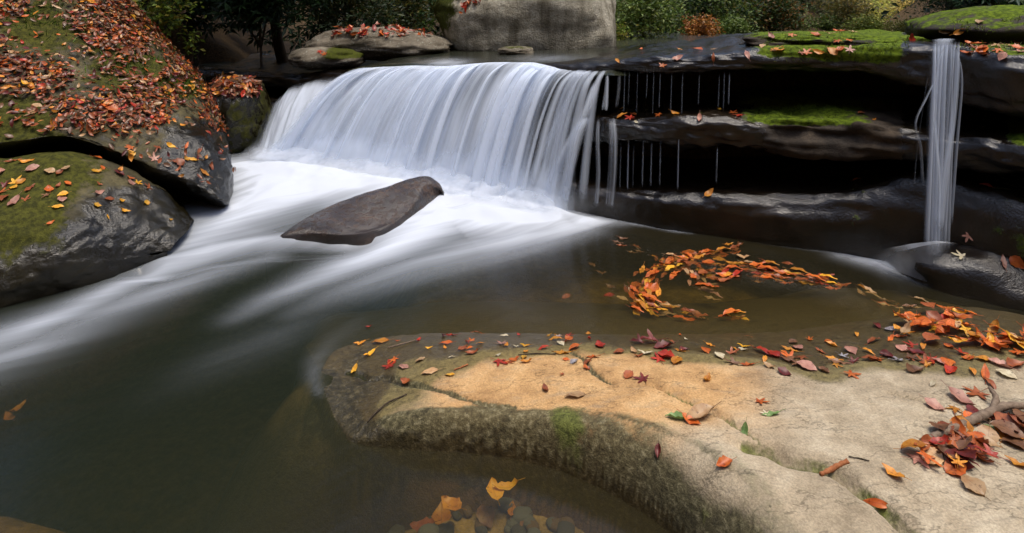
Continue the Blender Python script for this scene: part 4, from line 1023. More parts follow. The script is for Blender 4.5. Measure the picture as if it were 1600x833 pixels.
L_ = """575,516 red oval 3;562,538 golden oval 5.5 1.9;594,536 golden oval 8 1.7;622,534 orange oval 2.5;577,555 yellow oval 6.5 2.5;554,579 yellow oval 5 2.9;608,570 red maple 8;612,566 orange maple 6.5
657,564 tan oval 5;630,575 pink oval 5.5;635,598 rust oval 5.5;671,583 tan oval 7 1.7;703,588 yellow oval 4;693,527 maroon crumpled 7;704,525 red slender 6 1.5;697,538 orange oval 6 1.6;696,545 golden oval 3;671,545 yellow oval 3.5
743,522 orange slender 5 1.6;736,532 orange maple 5;732,537 red crumpled 6;749,538 golden oval 4;724,546 rust broad 5;737,553 rust oval 6 1.6;788,526 pale oval 4;782,537 pink maple 7;791,541 golden oval 4;778,557 pale oval 3;784,568 red maple 8;797,567 orange maple 6
811,525 red oval 3;820,542 yellow oval 4.5 1.6;819,560 yellow oval 4.5;821,567 golden oval 5 1.6;804,564 orange oval 5;849,546 red slender 5;858,525 yellow slender 4 2.5;870,525 golden maple 5;874,527 grey crumpled 4;868,532 golden slender 6 1.6;891,525 red maple 5.5;889,531 orange broad 5
880,536 orange slender 5;897,545 orange broad 5.5;878,553 golden slender 8 1.6;920,530 red oval 3.5;938,541 red broad 6;926,559 orange slender 6 1.4;885,563 orange oval 3;897,567 grey crumpled 4.5;919,566 rust slender 5;915,577 orange oval 4;921,578 rust oval 4;878,587 rust crumpled 3.5
852,609 rust oval 5 .2;898,620 tan oval 7.5 1.6;967,552 rust broad 4.5;1012,536 maroon crumpled 13 1.2;995,537 maroon crumpled 9;1037,544 maroon crumpled 10;1041,558 red crumpled 9;1028,560 red maple 8;991,551 tan oval 5;1008,554 pale oval 6;1059,566 golden broad 6;1063,549 golden slender 5;1069,548 maroon crumpled 5
1111,541 golden slender 5;1103,550 orange broad 5;1148,552 rust crumpled 7;1162,543 yellow oval 5;1162,548 pale oval 4;1125,558 pale broad 5;1141,568 brown crumpled 8;1168,571 orange slender 6 1.6;1193,552 red slender 8;1195,563 golden slender 5
983,588 rust broad 5;1000,593 maroon maple 7.5;1105,594 golden oval 5.5;1193,630 orange maple 6;1194,647 pale maple 4;1205,649 green slender 6 1.5;1095,653 tan curled 11 1.9;1057,656 green curled 7 1.2;1080,661 orange oval 6.5;1164,677 green oval 5;1029,708 maroon curled 4;1132,726 orange crumpled 6
1228,559 orange crumpled 9;1209,555 red broad 6;1246,545 pink broad 5;1281,550 rust slender 5;1204,575 tan oval 5;1244,571 brown crumpled 8;1261,576 pink broad 7;1265,531 orange crumpled 5.5;1294,535 orange broad 3.5;1335,587 orange maple 7;1304,563 golden slender 6;1320,559 grey crumpled 6;1331,550 pink broad 6;1337,565 maroon crumpled 6
1339,525 golden slender 5;1366,564 orange maple 8;1357,551 golden slender 5;1366,535 rust slender 7;1387,557 maroon crumpled 6;1400,565 grey crumpled 7;1392,517 grey broad 5;1372,512 maroon slender 7;1392,531 orange slender 6;1407,527 orange slender 5;1422,540 red maple 7;1413,548 pink broad 6;1429,563 brown crumpled 8;1446,564 rust crumpled 9;1457,566 red maple 8;1443,544 golden slender 6
1431,581 brown crumpled 9;1458,602 pale slender 4.5;1483,543 orange broad 4;1512,562 orange broad 4.5;1482,570 orange broad 6;1522,618 rust maple 10;1501,625 pink broad 8;1461,636 pink broad 6;1492,644 golden maple 7;1520,645 maroon broad 5;1519,659 orange broad 6;1546,601 rust slender 6;1540,585 orange slender 8;1573,588 pale broad 6;1562,571 pink crumpled 8;1588,572 rust crumpled 8
1549,683 golden maple 6.5;1588,682 tan maple 8;1586,697 brown broad 7;1590,662 maroon crumpled 10;1562,662 maroon crumpled 9;1592,729 golden oval 6;1520,763 tan broad 7;1494,736 orange broad 6.5;1396,743 golden oval 6.5 .4;1370,795 orange slender 6 1.1;1442,720 pink maple 8;1586,643 pale broad 4;1555,672 green slender 6 1;1500,715 green oval 3.5"""
for ent in L_.replace('\n', ';').split(';'):
    a = ent.split(); x, y = map(float, a[0].split(','))
    slab_leaf(x+random.uniform(-.5, .5), y, a[1], a[2], float(a[3])*1.0, float(a[4]) if len(a) > 4 else None)
# heap by the forked branch
PAL_HEAP = ['orange', 'rust', 'red', 'rust', 'orange', 'golden', 'pink', 'brown', 'maroon', 'tan']
for i in range(40):
    t = random.random(); x = 1440+t*105+random.gauss(0, 8); y = 695+random.gauss(6, 13)+t*6
    slab_leaf(x, y, random.choice(PAL_HEAP), random.choice(['maple', 'broad', 'crumpled', 'oval', 'maple']), random.uniform(5.5, 8.5), zone='heap', lift=0.003+0.022*random.random(), tilt=random.uniform(0, .5))
for i in range(12):
    slab_leaf(random.uniform(1548, 1612), random.uniform(655, 695), random.choice(['maroon', 'rust', 'golden', 'orange', 'brown']), random.choice(['crumpled', 'maple', 'broad']), random.uniform(6, 9), zone='heap', lift=0.004+0.012*random.random(), tilt=random.uniform(0, .4))
# drift along the water's edge
for i in range(75):
    t = random.random()**0.9
    x = 1402+t*215; cy = 508+t*34; y = cy+random.gauss(0, 9+5*math.sin(t*3.1))
    slab_leaf(x, y, random.choice(['orange', 'orange', 'red', 'orange', 'golden', 'orange', 'rust', 'tan', 'yellow']), random.choice(['oval', 'maple', 'broad', 'slender', 'oval']), random.uniform(6, 9), zone='drift', lift=0.003+0.028*random.random(), tilt=random.uniform(0, .6))
for i in range(18):
    x = random.uniform(1180, 1600); y = random.uniform(535, 585)
    slab_leaf(x, y, random.choice(['orange', 'red', 'rust', 'pink', 'brown', 'golden', 'maroon']), random.choice(['crumpled', 'maple', 'slender', 'broad']), random.uniform(4, 7.5))
for i in range(14):
    x = random.uniform(600, 1180); y = random.uniform(523, 560)
    slab_leaf(x, y, random.choice(['orange', 'red', 'rust', 'golden', 'pale']), random.choice(['slender', 'oval', 'broad']), random.uniform(2.5, 4.5))

# leaves on the rocks of the bank
def surf_pts(key):
    V, N, o = SURF[key]
    v = V.reshape(-1, 3); n = N.reshape(-1, 3)
    px = 800+v[:, 0]/v[:, 1]*F; py = HOR+(CAMZ-v[:, 2])/v[:, 1]*F
    return V, N, px.reshape(V.shape[:2]), py.reshape(V.shape[:2])
def surf_random(key, dens, n, rs):
    V, N, PX, PY = surf_pts(key)
    A = np.linalg.norm(np.cross(V[1:, :-1]-V[:-1, :-1], V[:-1, 1:]-V[:-1, :-1]), axis=-1)
    w = A*dens(PX[:-1, :-1], PY[:-1, :-1], N[:-1, :-1, 2], V[:-1, :-1]); w = w.ravel()/w.sum()
    k = rs.choice(len(w), n, p=w); r, c = np.unravel_index(k, A.shape)
    f, g = rs.random(n)[:, None], rs.random(n)[:, None]
    P = V[r, c]*(1-f)*(1-g)+V[r+1, c]*f*(1-g)+V[r, c+1]*(1-f)*g+V[r+1, c+1]*f*g
    return P, N[r, c]
def surf_at(key, px, py):
    V, N, PX, PY = surf_pts(key)
    score = np.hypot(PX-px, PY-py)+V[..., 1]*3
    k = np.unravel_index(np.argmin(score), score.shape)
    return V[k], N[k]
def litter_dens(px, py, nz, V):
    d = sm(nz, -0.05, 0.25)*(1-0.93*sm(px, 285, 325)*sm(py, 175, 235))*(1-0.8*np.exp(-(((px-285)/36)**2+((py-138)/15)**2)))*(1-0.55*np.exp(-(((px-215)/40)**2+((py-112)/16)**2)))
    d = d*(0.12+0.88*sm(py, 222, 195))*(1-0.72*sm(px, 110, 30)*sm(py, 130, 165))
    pat = fbm(V.reshape(-1, 3), 3.0, 3, 4).reshape(px.shape)
    return d*(0.10+1.0*sm(pat, -0.30, 0.15))*sm(px, -330, -200)*sm(V[..., 1], 5.75, 5.6)
PALETTE = [(LEAFCOL[k], w) for k, w in (('brown', .36), ('rust', .30), ('orange', .11), ('golden', .09), ('maroon', .12), ('tan', .06), ('red', .03))]
def litter_mesh(name, P, N, size, rs, palette=PALETTE, pile=0.03, tilt=0.45, dark=1.0):
    n = len(P)
    w = np.array([b for _, b in palette]); ci = rs.choice(len(palette), n, p=w/w.sum())
    cols = np.array([np.array(a[0])*0.5+np.array(a[1])*0.5 for a, _ in palette])[ci]*rs.uniform(0.55, 1.25, (n, 1))*dark
    N = N+rs.normal(0, tilt, (n, 3)); N /= np.linalg.norm(N, axis=1, keepdims=True)
    T = np.cross(N, rs.normal(0, 1, (n, 3))); T /= np.linalg.norm(T, axis=1, keepdims=True)
    B = np.cross(N, T)
    L = size*rs.uniform(0.6, 1.25, n)[:, None]; Wd = L*rs.uniform(0.35, 0.62, n)[:, None]
    c = P+N*(rs.random(n)[:, None]*pile+0.004)
    cu = rs.normal(0.12, 0.12, n)[:, None]*L
    pts = [c-T*L*.5+N*cu, c-T*L*.15-B*Wd*.45+N*0.1*L, c-T*L*.15, c-T*L*.15+B*Wd*.45+N*0.1*L, c+T*L*.2-B*Wd*.42+N*0.1*L, c+T*L*.2, c+T*L*.2+B*Wd*.42+N*0.1*L, c+T*L*.55+N*cu]
    V = np.stack(pts, 1).reshape(-1, 3)
    tri = np.array([[0, 2, 1], [0, 3, 2], [4, 5, 7], [5, 6, 7]]); quad = np.array([[1, 2, 5, 4], [2, 3, 6, 5]])
    qt = np.array([[1, 2, 5], [1, 5, 4], [2, 3, 6], [2, 6, 5]])
    Tt = np.concatenate([tri, qt])
    Fc = (np.arange(n)[:, None, None]*8+Tt[None]).reshape(-1, 3)
    return make_mesh(name, V, Fc, M['litter'], cols=np.repeat(cols, 8, 0))
rs = np.random.default_rng(5)
P, N = surf_random('bank_boulder81', litter_dens, 12500, rs)
o = link('leaf_litter', litter_mesh('leaf_litter', P, N, 0.050, rs, tilt=.38, pile=0.045, dark=1.0)); tag(o, 'thick brown and orange leaf litter covering the huge sloping boulder', 'leaf litter', kind='stuff')
P, N = surf_random('bank_boulder81', litter_dens, 55, rs)
for p, n in zip(P, N):
    add_leaf(p, n, random.choice(['yellow', 'golden', 'orange', 'golden', 'rust', 'tan']), random.choice(['oval', 'oval', 'broad', 'maple']), random.uniform(.065, .09), lift=0.03, tilt=random.uniform(0, .5), zone='bank')
for x, y, c, s, cm in [(265, 228, 'yellow', 'oval', 7), (300, 250, 'yellow', 'slender', 8), (320, 270, 'golden', 'slender', 8), (280, 254, 'rust', 'broad', 7), (292, 249, 'yellow', 'oval', 5), (330, 262, 'rust', 'oval', 7), (205, 240, 'yellow', 'broad', 6), (200, 232, 'orange', 'maple', 7), (245, 235, 'rust', 'crumpled', 9), (240, 245, 'pink', 'maple', 9), (310, 235, 'rust', 'slender', 8), (322, 246, 'golden', 'oval', 5), (345, 235, 'orange', 'oval', 5), (290, 228, 'orange', 'slender', 7)]:
    p, n = surf_at('bank_boulder81', x, y); add_leaf(p, n, c, s, cm/100, zone='bankrim', lift=0.004)
for x, y, c, s, cm in [(22, 253, 'rust', 'slender', 8), (44, 253, 'golden', 'oval', 8), (54, 263, 'pink', 'broad', 7), (76, 267, 'tan', 'broad', 6), (104, 265, 'tan', 'broad', 5), (92, 271, 'rust', 'broad', 5), (140, 245, 'yellow', 'oval', 5), (151, 248, 'orange', 'broad', 6), (157, 263, 'orange', 'broad', 4), (150, 270, 'yellow', 'oval', 7), (188, 267, 'golden', 'oval', 6), (183, 271, 'maroon', 'crumpled', 8), (215, 285, 'yellow', 'maple', 7),
    (206, 287, 'pink', 'broad', 6), (230, 291, 'rust', 'maple', 8), (202, 279, 'orange', 'oval', 5), (153, 302, 'pink', 'oval', 7), (152, 288, 'rust', 'oval', 4), (171, 311, 'rust', 'oval', 6), (191, 314, 'yellow', 'broad', 4), (153, 323, 'yellow', 'broad', 4.5), (194, 331, 'yellow', 'oval', 6), (229, 319, 'yellow', 'broad', 5), (266, 343, 'yellow', 'oval', 3), (168, 340, 'yellow', 'slender', 4), (107, 288, 'orange', 'oval', 5.5), (74, 297, 'orange', 'broad', 6.5), (98, 304, 'yellow', 'broad', 5.5), (95, 313, 'pink', 'broad', 6), (90, 323, 'yellow', 'oval', 6),
    (91, 291, 'rust', 'oval', 5), (80, 350, 'orange', 'oval', 4), (27, 283, 'yellow', 'maple', 9), (20, 294, 'yellow', 'broad', 5), (5, 302, 'orange', 'crumpled', 9), (12, 288, 'maroon', 'crumpled', 9), (46, 295, 'rust', 'slender', 8), (40, 310, 'rust', 'maple', 7), (20, 318, 'pink', 'oval', 9), (0, 270, 'pink', 'broad', 7), (68, 307, 'brown', 'crumpled', 7), (8, 312, 'rust', 'broad', 7), (33, 286, 'golden', 'broad', 6)]:
    p, n = surf_at('bank_boulder82', x, y); add_leaf(p, n, c, s, cm/100, zone='near boulder', lift=0.004)

# moss tufts and grass on the leafy boulder
def blades(name, P, N, h, cols, rs, lab):
    n = len(P)
    D = N*0.3+np.array([0, 0, 0.7])+rs.normal(0, .45, (n, 3)); D /= np.linalg.norm(D, axis=1, keepdims=True)
    S = np.cross(D, rs.normal(0, 1, (n, 3))); S /= np.linalg.norm(S, axis=1, keepdims=True)
    hh = h*rs.uniform(.5, 1.3, n)[:, None]; w = 0.03*hh+0.0012
    top = P+D*hh+rs.normal(0, .15, (n, 3))*hh-np.array([0, 0, .2])*hh
    V = np.stack([P-S*w, P+S*w, P+D*hh*.55+S*w*.7, P+D*hh*.55-S*w*.7, top], 1).reshape(-1, 3)
    T = np.array([[0, 1, 2], [0, 2, 3], [3, 2, 4]])
    Fc = (np.arange(n)[:, None, None]*5+T[None]).reshape(-1, 3)
    c = np.array(cols)[rs.integers(0, len(cols), n)]*rs.uniform(.6, 1.3, (n, 1))
    o = link(name, make_mesh(name, V, Fc, M['foliage'], cols=np.repeat(c, 5, 0))); tag(o, lab, 'grass', kind='stuff')
# leaves on the ledge and the far rocks (found by casting a ray along the line of sight onto the finished rocks)
bpy.context.view_layer.update()
DG = bpy.context.evaluated_depsgraph_get()
ROCKS = [o for o in bpy.data.objects if o.type == 'MESH' and (o.get('category') in ('rock', 'boulder', 'rock ledge'))]
def sight(px, py):
    d = Vector(((px-800)/F, 1.0, -(py-HOR)/F)).normalized(); org = Vector((0, 0, CAMZ)); best = None
    for o in ROCKS:
        hit, loc, nn, fi = o.ray_cast(org-o.location, d)
        if hit:
            loc = loc+o.location
            k = (loc-org).length
            if best is None or k < best[0]:
                if nn.dot(d) > 0: nn = -nn
                best = (k, loc, nn)
    return best
def ledge_leaf(px, py, c, s, cm, zone='ledge', up=0.5, lift=0.005):
    h = sight(px, py)
    if not h: return
    n = (h[2]*(1-up)+Vector((0, -0.25, 1))*up).normalized()
    add_leaf(h[1], n, c, s, cm/100, zone=zone, lift=lift)
for x, y, c, s, cm in [(972, 182, 'golden', 'slender', 9), (982, 184, 'red', 'maple', 10), (988, 180, 'orange', 'broad', 7), (971, 171, 'golden', 'broad', 4), (1028, 180, 'orange', 'maple', 7), (1056, 179, 'golden', 'oval', 8), (1093, 185, 'pink', 'oval', 7), (1125, 172, 'yellow', 'broad', 4), (1147, 176, 'orange', 'maple', 8), (1152, 181, 'red', 'maple', 9), (994, 191, 'pale', 'broad', 3),
    (1036, 101, 'orange', 'maple', 8), (1058, 92, 'pink', 'oval', 9), (965, 96, 'golden', 'slender', 7), (1168, 87, 'pink', 'slender', 10), (1115, 90, 'rust', 'slender', 7), (1108, 303, 'golden', 'oval', 9), (1339, 282, 'orange', 'slender', 6), (1540, 292, 'red', 'broad', 6), (1497, 400, 'pale', 'maple', 9), (1512, 372, 'pink', 'maple', 7), (1592, 410, 'orange', 'broad', 8), (1568, 410, 'pink', 'slender', 8), (1366, 188, 'golden', 'slender', 5), (1345, 178, 'rust', 'broad', 5), (1422, 61, 'red', 'broad', 8), (1567, 89, 'pink', 'broad', 6)]:
    ledge_leaf(x, y, c, s, cm, up=0.3)
for i in range(16):
    ledge_leaf(random.choice([random.uniform(1000, 1065), random.uniform(1050, 1180), random.uniform(1180, 1340), random.uniform(1500, 1600)]), random.uniform(66, 84), random.choice(['orange', 'orange', 'pink', 'tan', 'rust', 'golden']), random.choice(['oval', 'broad', 'maple']), random.uniform(6, 9), zone='brow', up=0.7)
for x, y in [(1307, 65), (1327, 64), (1275, 56), (1210, 78), (1218, 79), (1262, 81), (1300, 81), (1312, 78), (1328, 77), (1278, 82), (1206, 59), (1239, 56), (1330, 50), (1530, 36), (1500, 50), (1475, 50), (1553, 73), (1572, 72), (1590, 76), (1520, 70), (1297, 54), (1310, 50)]:
    ledge_leaf(x, y, random.choice(['orange', 'pink', 'tan', 'golden']), random.choice(['oval', 'broad', 'maple']), random.uniform(6, 9.5), zone='brow', up=0.5)
for x, y in [(500, 82), (505, 85), (540, 47), (546, 44), (543, 50)]:
    ledge_leaf(x, y, random.choice(['red', 'orange']), 'maple', 9, zone='far stone', up=0.7)
# red litter on the tall boulder, on the long flat stone and the little boulder
def top_litter(nm, px0, px1, py0, py1, n, size, pal, lab, cond=0.25):
    Ps, Ns = [], []
    while n > 0:
        n -= 1
        h = sight(random.uniform(px0, px1), random.uniform(py0, py1))
        if h and h[2].z > cond: Ps.append(h[1][:]); Ns.append(h[2][:])
    if Ps:
        o = link(nm, litter_mesh(nm, np.array(Ps), np.array(Ns), size, rs, pal, pile=0.03)); tag(o, lab, 'leaf litter', kind='stuff')
RED = [(LEAFCOL[k], w) for k, w in (('red', .3), ('orange', .3), ('rust', .3), ('pink', .2))]
top_litter('leaf_litter', 520, 690, 40, 58, 150, 0.085, RED, 'red and orange leaves scattered along the back of the long flat stone')
top_litter('leaf_litter', 335, 405, 118, 150, 260, 0.085, PALETTE, 'brown leaves heaped on the small dark boulder')
Ps = np.array([[random.uniform(-0.62, 0.10), 6.40+random.random()*0.5, 0] for _ in range(420)])
bo = bpy.data.objects['upstream_boulder']; keep = []
for p in Ps:
    hit, loc, nn, fi = bo.ray_cast(Vector((p[0], p[1], 4)), Vector((0, 0, -1)))
    if hit: keep.append((loc[:], nn[:]))
o = link('leaf_litter', litter_mesh('leaf_litter', np.array([k[0] for k in keep]), np.array([k[1] for k in keep]), 0.085, rs, RED)); tag(o, 'red brown leaves lying on the top of the large pale boulder', 'leaf litter', kind='stuff')

Ps, Ns = [], []
for (x0, x1, y0, y1, k) in [(1180, 1420, 48, 98, 900), (1490, 1600, 28, 78, 500), (1160, 1320, 166, 186, 120)]:
    for _ in range(k):
        h = sight(random.uniform(x0, x1), random.uniform(y0, y1))
        if h and h[2].z > .1 and vnoise(np.array([h[1][:]])*7.0, 5)[0] > -0.15: Ps.append(h[1][:]); Ns.append(h[2][:])
blades('moss', np.array(Ps), np.array(Ns), 0.028, [(.12, .18, .012), (.17, .21, .016), (.08, .12, .010), (.10, .10, .02)], rs, 'bright moss tufts growing along the brow of the ledge')
# leaves turning on the pool
MARKSEG = {}
def arc(pts, n, spread, cols, size, depth=0.0, seg='swirl curve'):
    pts = np.array(pts, float); C_ = catmull(pts, 10)
    for i in range(n):
        t = random.random()*(len(C_)-1.01); k = int(t); f = t-k
        c = C_[k]*(1-f)+C_[k+1]*f; tg = C_[k+1]-C_[k]
        p0 = Pz(c[0], c[1], 0); p1 = Pz(c[0]+tg[0], c[1]+tg[1], 0)
        yaw = math.atan2(p1[1]-p0[1], p1[0]-p0[0])-math.pi/2+random.gauss(0, .3)
        p = Pz(c[0]+random.gauss(0, spread), c[1]+random.gauss(0, spread*0.75), 0)
        d_ = depth*random.random()
        add_leaf((p[0], p[1], 0.004+0.003*random.random()-d_), (0, 0, 1), random.choice(cols), random.choice(['slender', 'slender', 'slender', 'oval']), random.uniform(*size)*1.1, yaw, tilt=random.uniform(0, .12), name='floating_leaf', zone='pool:'+seg, lift=0.001)
    MARKSEG[seg] = Pz(pts[0][0], pts[0][1], 0)
OR = ['orange', 'orange', 'golden', 'orange', 'yellow', 'rust']
arc([(1085, 402), (1040, 418), (1012, 438), (1003, 460), (1022, 478)], 86, 12, OR, (.06, .10), .05, seg='swirl curve')
arc([(998, 452), (1018, 474), (1060, 483), (1115, 490), (1180, 488)], 34, 5, OR+['golden', 'tan'], (.06, .10), .05, seg='swirl hook')
arc([(1040, 402), (1072, 404), (1095, 418), (1125, 412), (1170, 412), (1225, 422)], 44, 8, ['golden', 'orange', 'tan', 'yellow', 'rust'], (.06, .09), .05, seg='inner swirl band')
arc([(1125, 432), (1185, 426), (1240, 431), (1312, 443)], 44, 7, OR+['red'], (.065, .11), .035, seg='swirl streak')
arc([(1082, 426), (1095, 440), (1115, 447)], 14, 6, ['pink', 'orange', 'tan'], (.06, .085), .05, seg='swirl heart')
arc([(1090, 402), (1120, 392), (1158, 380)], 18, 5, ['orange', 'golden', 'rust'], (.06, .10), .05, seg='swirl tip')
arc([(1340, 450), (1372, 466), (1400, 484)], 9, 10, ['golden', 'orange', 'tan'], (.06, .085), .05, seg='patch by the drift')
arc([(960, 372), (1000, 380), (1040, 402), (990, 430)], 14, 10, ['brown', 'rust', 'golden'], (.05, .07), 0.07, seg='scatter before the swirl')
arc([(1300, 460), (1400, 470), (1450, 480)], 7, 9, ['brown', 'tan'], (.05, .07), 0.04, seg='sunken scatter by the drift')
for x, y, c, z in [(925, 415, 'brown', -.05), (885, 465, 'rust', -.06), (952, 463, 'red', -.04), (955, 450, 'brown', -.04), (972, 468, 'tan', -.03), (940, 428, 'brown', -.05), (28, 640, 'golden', -.06), (14, 655, 'golden', -.08), (520, 320, 'tan', -.2)]:
    p = Pz(x, y, z); add_leaf(tuple(p), (0, 0, 1), c, 'oval', .07, name='floating_leaf', zone='pool')
# sunken leaves and pebbles in the shallow corner below the slab's face
def sunk(px, py, c, s, cm, yaw=None):
    z = -0.1
    for _ in range(8):
        p = Pz(px, py, z); z = float(ground_z(p[:1], p[1:2])[0])+0.012
    add_leaf((p[0], p[1], z), (0, 0, 1), c, s, cm/100, yaw, name='sunken_leaf', zone='sunken')
for a in [(705, 795, 'rust', 'broad', 11, 1.2), (720, 782, 'orange', 'oval', 9, 2.3), (690, 808, 'golden', 'broad', 9), (740, 790, 'brown', 'maple', 9), (650, 775, 'rust', 'maple', 9), (625, 800, 'brown', 'oval', 9), (800, 800, 'golden', 'oval', 6), (760, 810, 'brown', 'broad', 8), (700, 755, 'pale', 'oval', 5), (840, 770, 'rust', 'oval', 7), (810, 815, 'brown', 'maple', 8), (660, 825, 'rust', 'broad', 8), (600, 815, 'brown', 'maple', 8)]:
    sunk(*a)
for x_, y_, c_, s_, cm_, w_ in [(772, 770, 'yellow', 'broad', 8, .3), (790, 764, 'yellow', 'oval', 8.5, 1.7), (705, 792, 'golden', 'broad', 8, 1.0)]:
    p = Pz(x_, y_, -.055); add_leaf(tuple(p), (0, 0, 1), c_, s_, cm_/100, w_, name='sunken_leaf', zone='sunken')
def pebble(seed):
    rs_ = np.random.default_rng(seed)
    V, Fc, D = blob((0, 0, 0), (1, rs_.uniform(.65, .95), rs_.uniform(.4, .6)), seed, rough=0.12, n=18)
    return make_mesh('pebble', V, Fc, M['pebble%d' % (seed % 3)])
for k, (a, b) in enumerate([((0.05, 0.05, 0.045), (0.11, 0.10, 0.085)), ((0.12, 0.075, 0.04), (0.20, 0.13, 0.07)), ((0.10, 0.10, 0.09), (0.19, 0.185, 0.165))]):
    M['pebble%d' % k] = bark_material('pebble stone %d' % k, a, b)
PB = [pebble(i) for i in range(9)]
for i in range(80):
    x = random.uniform(780, 1020); y = random.uniform(735, 850)
    if i > 58: x = random.uniform(590, 820); y = random.uniform(770, 850)
    z = -0.1
    for _ in range(8):
        p = Pz(x, y, z); z = float(ground_z(p[:1], p[1:2])[0])
    if slab_z(p[:1], p[1:2])[0] > -0.08: continue
    o = link('pebble', random.choice(PB)); s = random.uniform(.014, .036); o.scale = (s,)*3; o.location = (p[0], p[1], z+0.3*s); o.rotation_euler = (0, 0, random.uniform(0, 6))
    tag(o, 'rounded pebble lying under clear brown water in the corner below the slab face', 'pebble', 'pebbles under water below the slab')

# sticks
def stick(name, pxs, rad, mat, lab, cat, z=0.004, sides=7, forks=()):
    P3 = []
    for x, y, h in pxs:
        p = slab_hit(x, y, slab_z); p[2] = max(p[2], 0)+h
        P3.append(p)
    P3 = catmull(np.array(P3), 8)
    r = np.interp(np.linspace(0, 1, len(P3)), np.linspace(0, 1, len(rad)), rad)*(1+0.12*np.sin(np.arange(len(P3))*2.1))
    V, Fc = tube(P3, r, sides, 0.0006)
    o = link(name, make_mesh(name, V, Fc, M[mat])); tag(o, lab, cat)
    for fk, fr in forks:
        Q = []
        for x, y, h in fk:
            p = slab_hit(x, y, slab_z); p[2] = max(p[2], 0)+h; Q.append(p)
        Q = catmull(np.array(Q), 6)
        V, Fc = tube(Q, np.interp(np.linspace(0, 1, len(Q)), np.linspace(0, 1, len(fr)), fr), sides, 0.0006)
        link('side_shoot', make_mesh('side_shoot', V, Fc, M[mat]), o)
    return o
STK = {}
STK['the forked grey branch'] = stick('branch', [(1440, 697, .010), (1480, 682, .016), (1515, 668, .018), (1545, 655, .02), (1575, 646, .022), (1625, 648, .02)], [.008, .011, .012, .013, .011, .010], 'twig', 'thick forked grey brown branch lying across the slab among a heap of red leaves', 'branch',
      forks=[([(1552, 652, .02), (1556, 640, .035), (1546, 628, .045)], [.011, .009, .006])])
STK['the thin curved twig'] = stick('twig', [(574, 662, .003), (585, 650, .006), (605, 634, .008), (636, 618, .004)], [.0022, .003, .003, .002], 'bark', 'thin dark curved twig lying near the wet tip of the slab', 'twig')
STK['the straight grey twig'] = stick('twig', [(606, 545, .003), (628, 539, .004), (649, 533, .004)], [.002, .0028, .002], 'twig', 'short straight grey twig at the wet back edge of the slab', 'twig')
STK['the small rusty twig'] = stick('twig', [(709, 580, .003), (720, 576, .004), (731, 571, .004)], [.0018, .003, .003], 'redbark', 'small rusty twig lying alone near the tip of the slab', 'twig')
STK['the rusty bark strip'] = stick('bark_strip', [(1282, 744, .004), (1303, 735, .006), (1325, 723, .005)], [.005, .007, .006], 'redbark', 'rusty rolled strip of bark lying in the mossy crack', 'bark')
stick('twig', [(1326, 715, .003), (1345, 719, .003), (1358, 723, .002)], [.001, .0018, .001], 'bark', 'hair thin dark twig beyond the rusty bark strip', 'twig')
stick('twig', [(810, 556, .003), (840, 554, .004), (868, 555, .003)], [.0015, .0022, .0015], 'bark', 'thin dark straight twig between small yellow leaves on the slab', 'twig')

# ---- labels: each leaf is told by its look and its rank from the landmark closest to it
def mark(px, py): return slab_hit(px, py, slab_z)
MARKS = {
 'slab': {'the thin curved twig': mark(605, 636), 'the straight grey twig': mark(628, 540), 'the small rusty twig': mark(720, 576), 'the big crumpled maroon leaf': mark(1014, 537), 'the curled tan leaf': mark(1095, 653),
          'the forked grey branch': mark(1530, 662), 'the rusty bark strip': mark(1303, 735), 'the thin dark straight twig': mark(840, 554), 'the orange leaf drift': mark(1480, 520)},
}
MARKS['zz'] = {'the forked grey branch': mark(1550, 650)}
MARKS['drift'] = {'the small tip of the orange drift': mark(1400, 498)}
WHERE = {'bank': 'on the leafy sloping boulder', 'bankrim': 'on the wet rim of the leafy boulder', 'near boulder': 'on the lower olive boulder', 'ledge': 'on the dark wet ledge', 'brow': 'on the mossy brow of the ledge', 'far stone': 'on the flat stones by the pale boulder', 'pool': 'turning on the brown pool', 'sunken': 'sunk on the bed below the slab'}
NUM = 'first second third fourth fifth sixth seventh eighth ninth tenth eleventh twelfth thirteenth fourteenth fifteenth sixteenth seventeenth eighteenth nineteenth twentieth'.split()
ORD = ['closest']+[n_+' closest' for n_ in NUM[1:]]
SH = {'oval': 'oval', 'slender': 'slender', 'maple': 'lobed', 'crumpled': 'crumpled', 'broad': 'broad', 'curled': 'curled'}
ref = {'near boulder': (Pz(0, 478, 0), 'the foot of the olive boulder'), 'bankrim': (Pd(355, 320, 4.0), 'the wet tip of the leafy boulder'), 'ledge': (Pd(960, 180, 4.2), 'the end of the white curtain'),
       'sunken': (Pz(785, 765, -.06), 'the bright yellow sunken leaves'), 'far stone': (Pd(540, 45, 6.4), 'the long flat stone'),
       'heap': (mark(1552, 640), "the fork of the grey branch"), 'drift': (mark(1400, 498), "the pointed end of the orange drift"), 'bank': (Pd(285, 138, 4.75), 'the bright moss patch on the leafy boulder'), 'brow': (Pd(1452, 60, 3.4), 'the top of the narrow waterfall')}
def size_word(s): return 'small ' if s < .048 else ('large ' if s > .082 else '')
def desc(l): return (size_word(l[4])+{'grey': 'greyish', 'pale': 'pale cream'}.get(l[2], l[2])+' '+SH[l[3]]).strip()
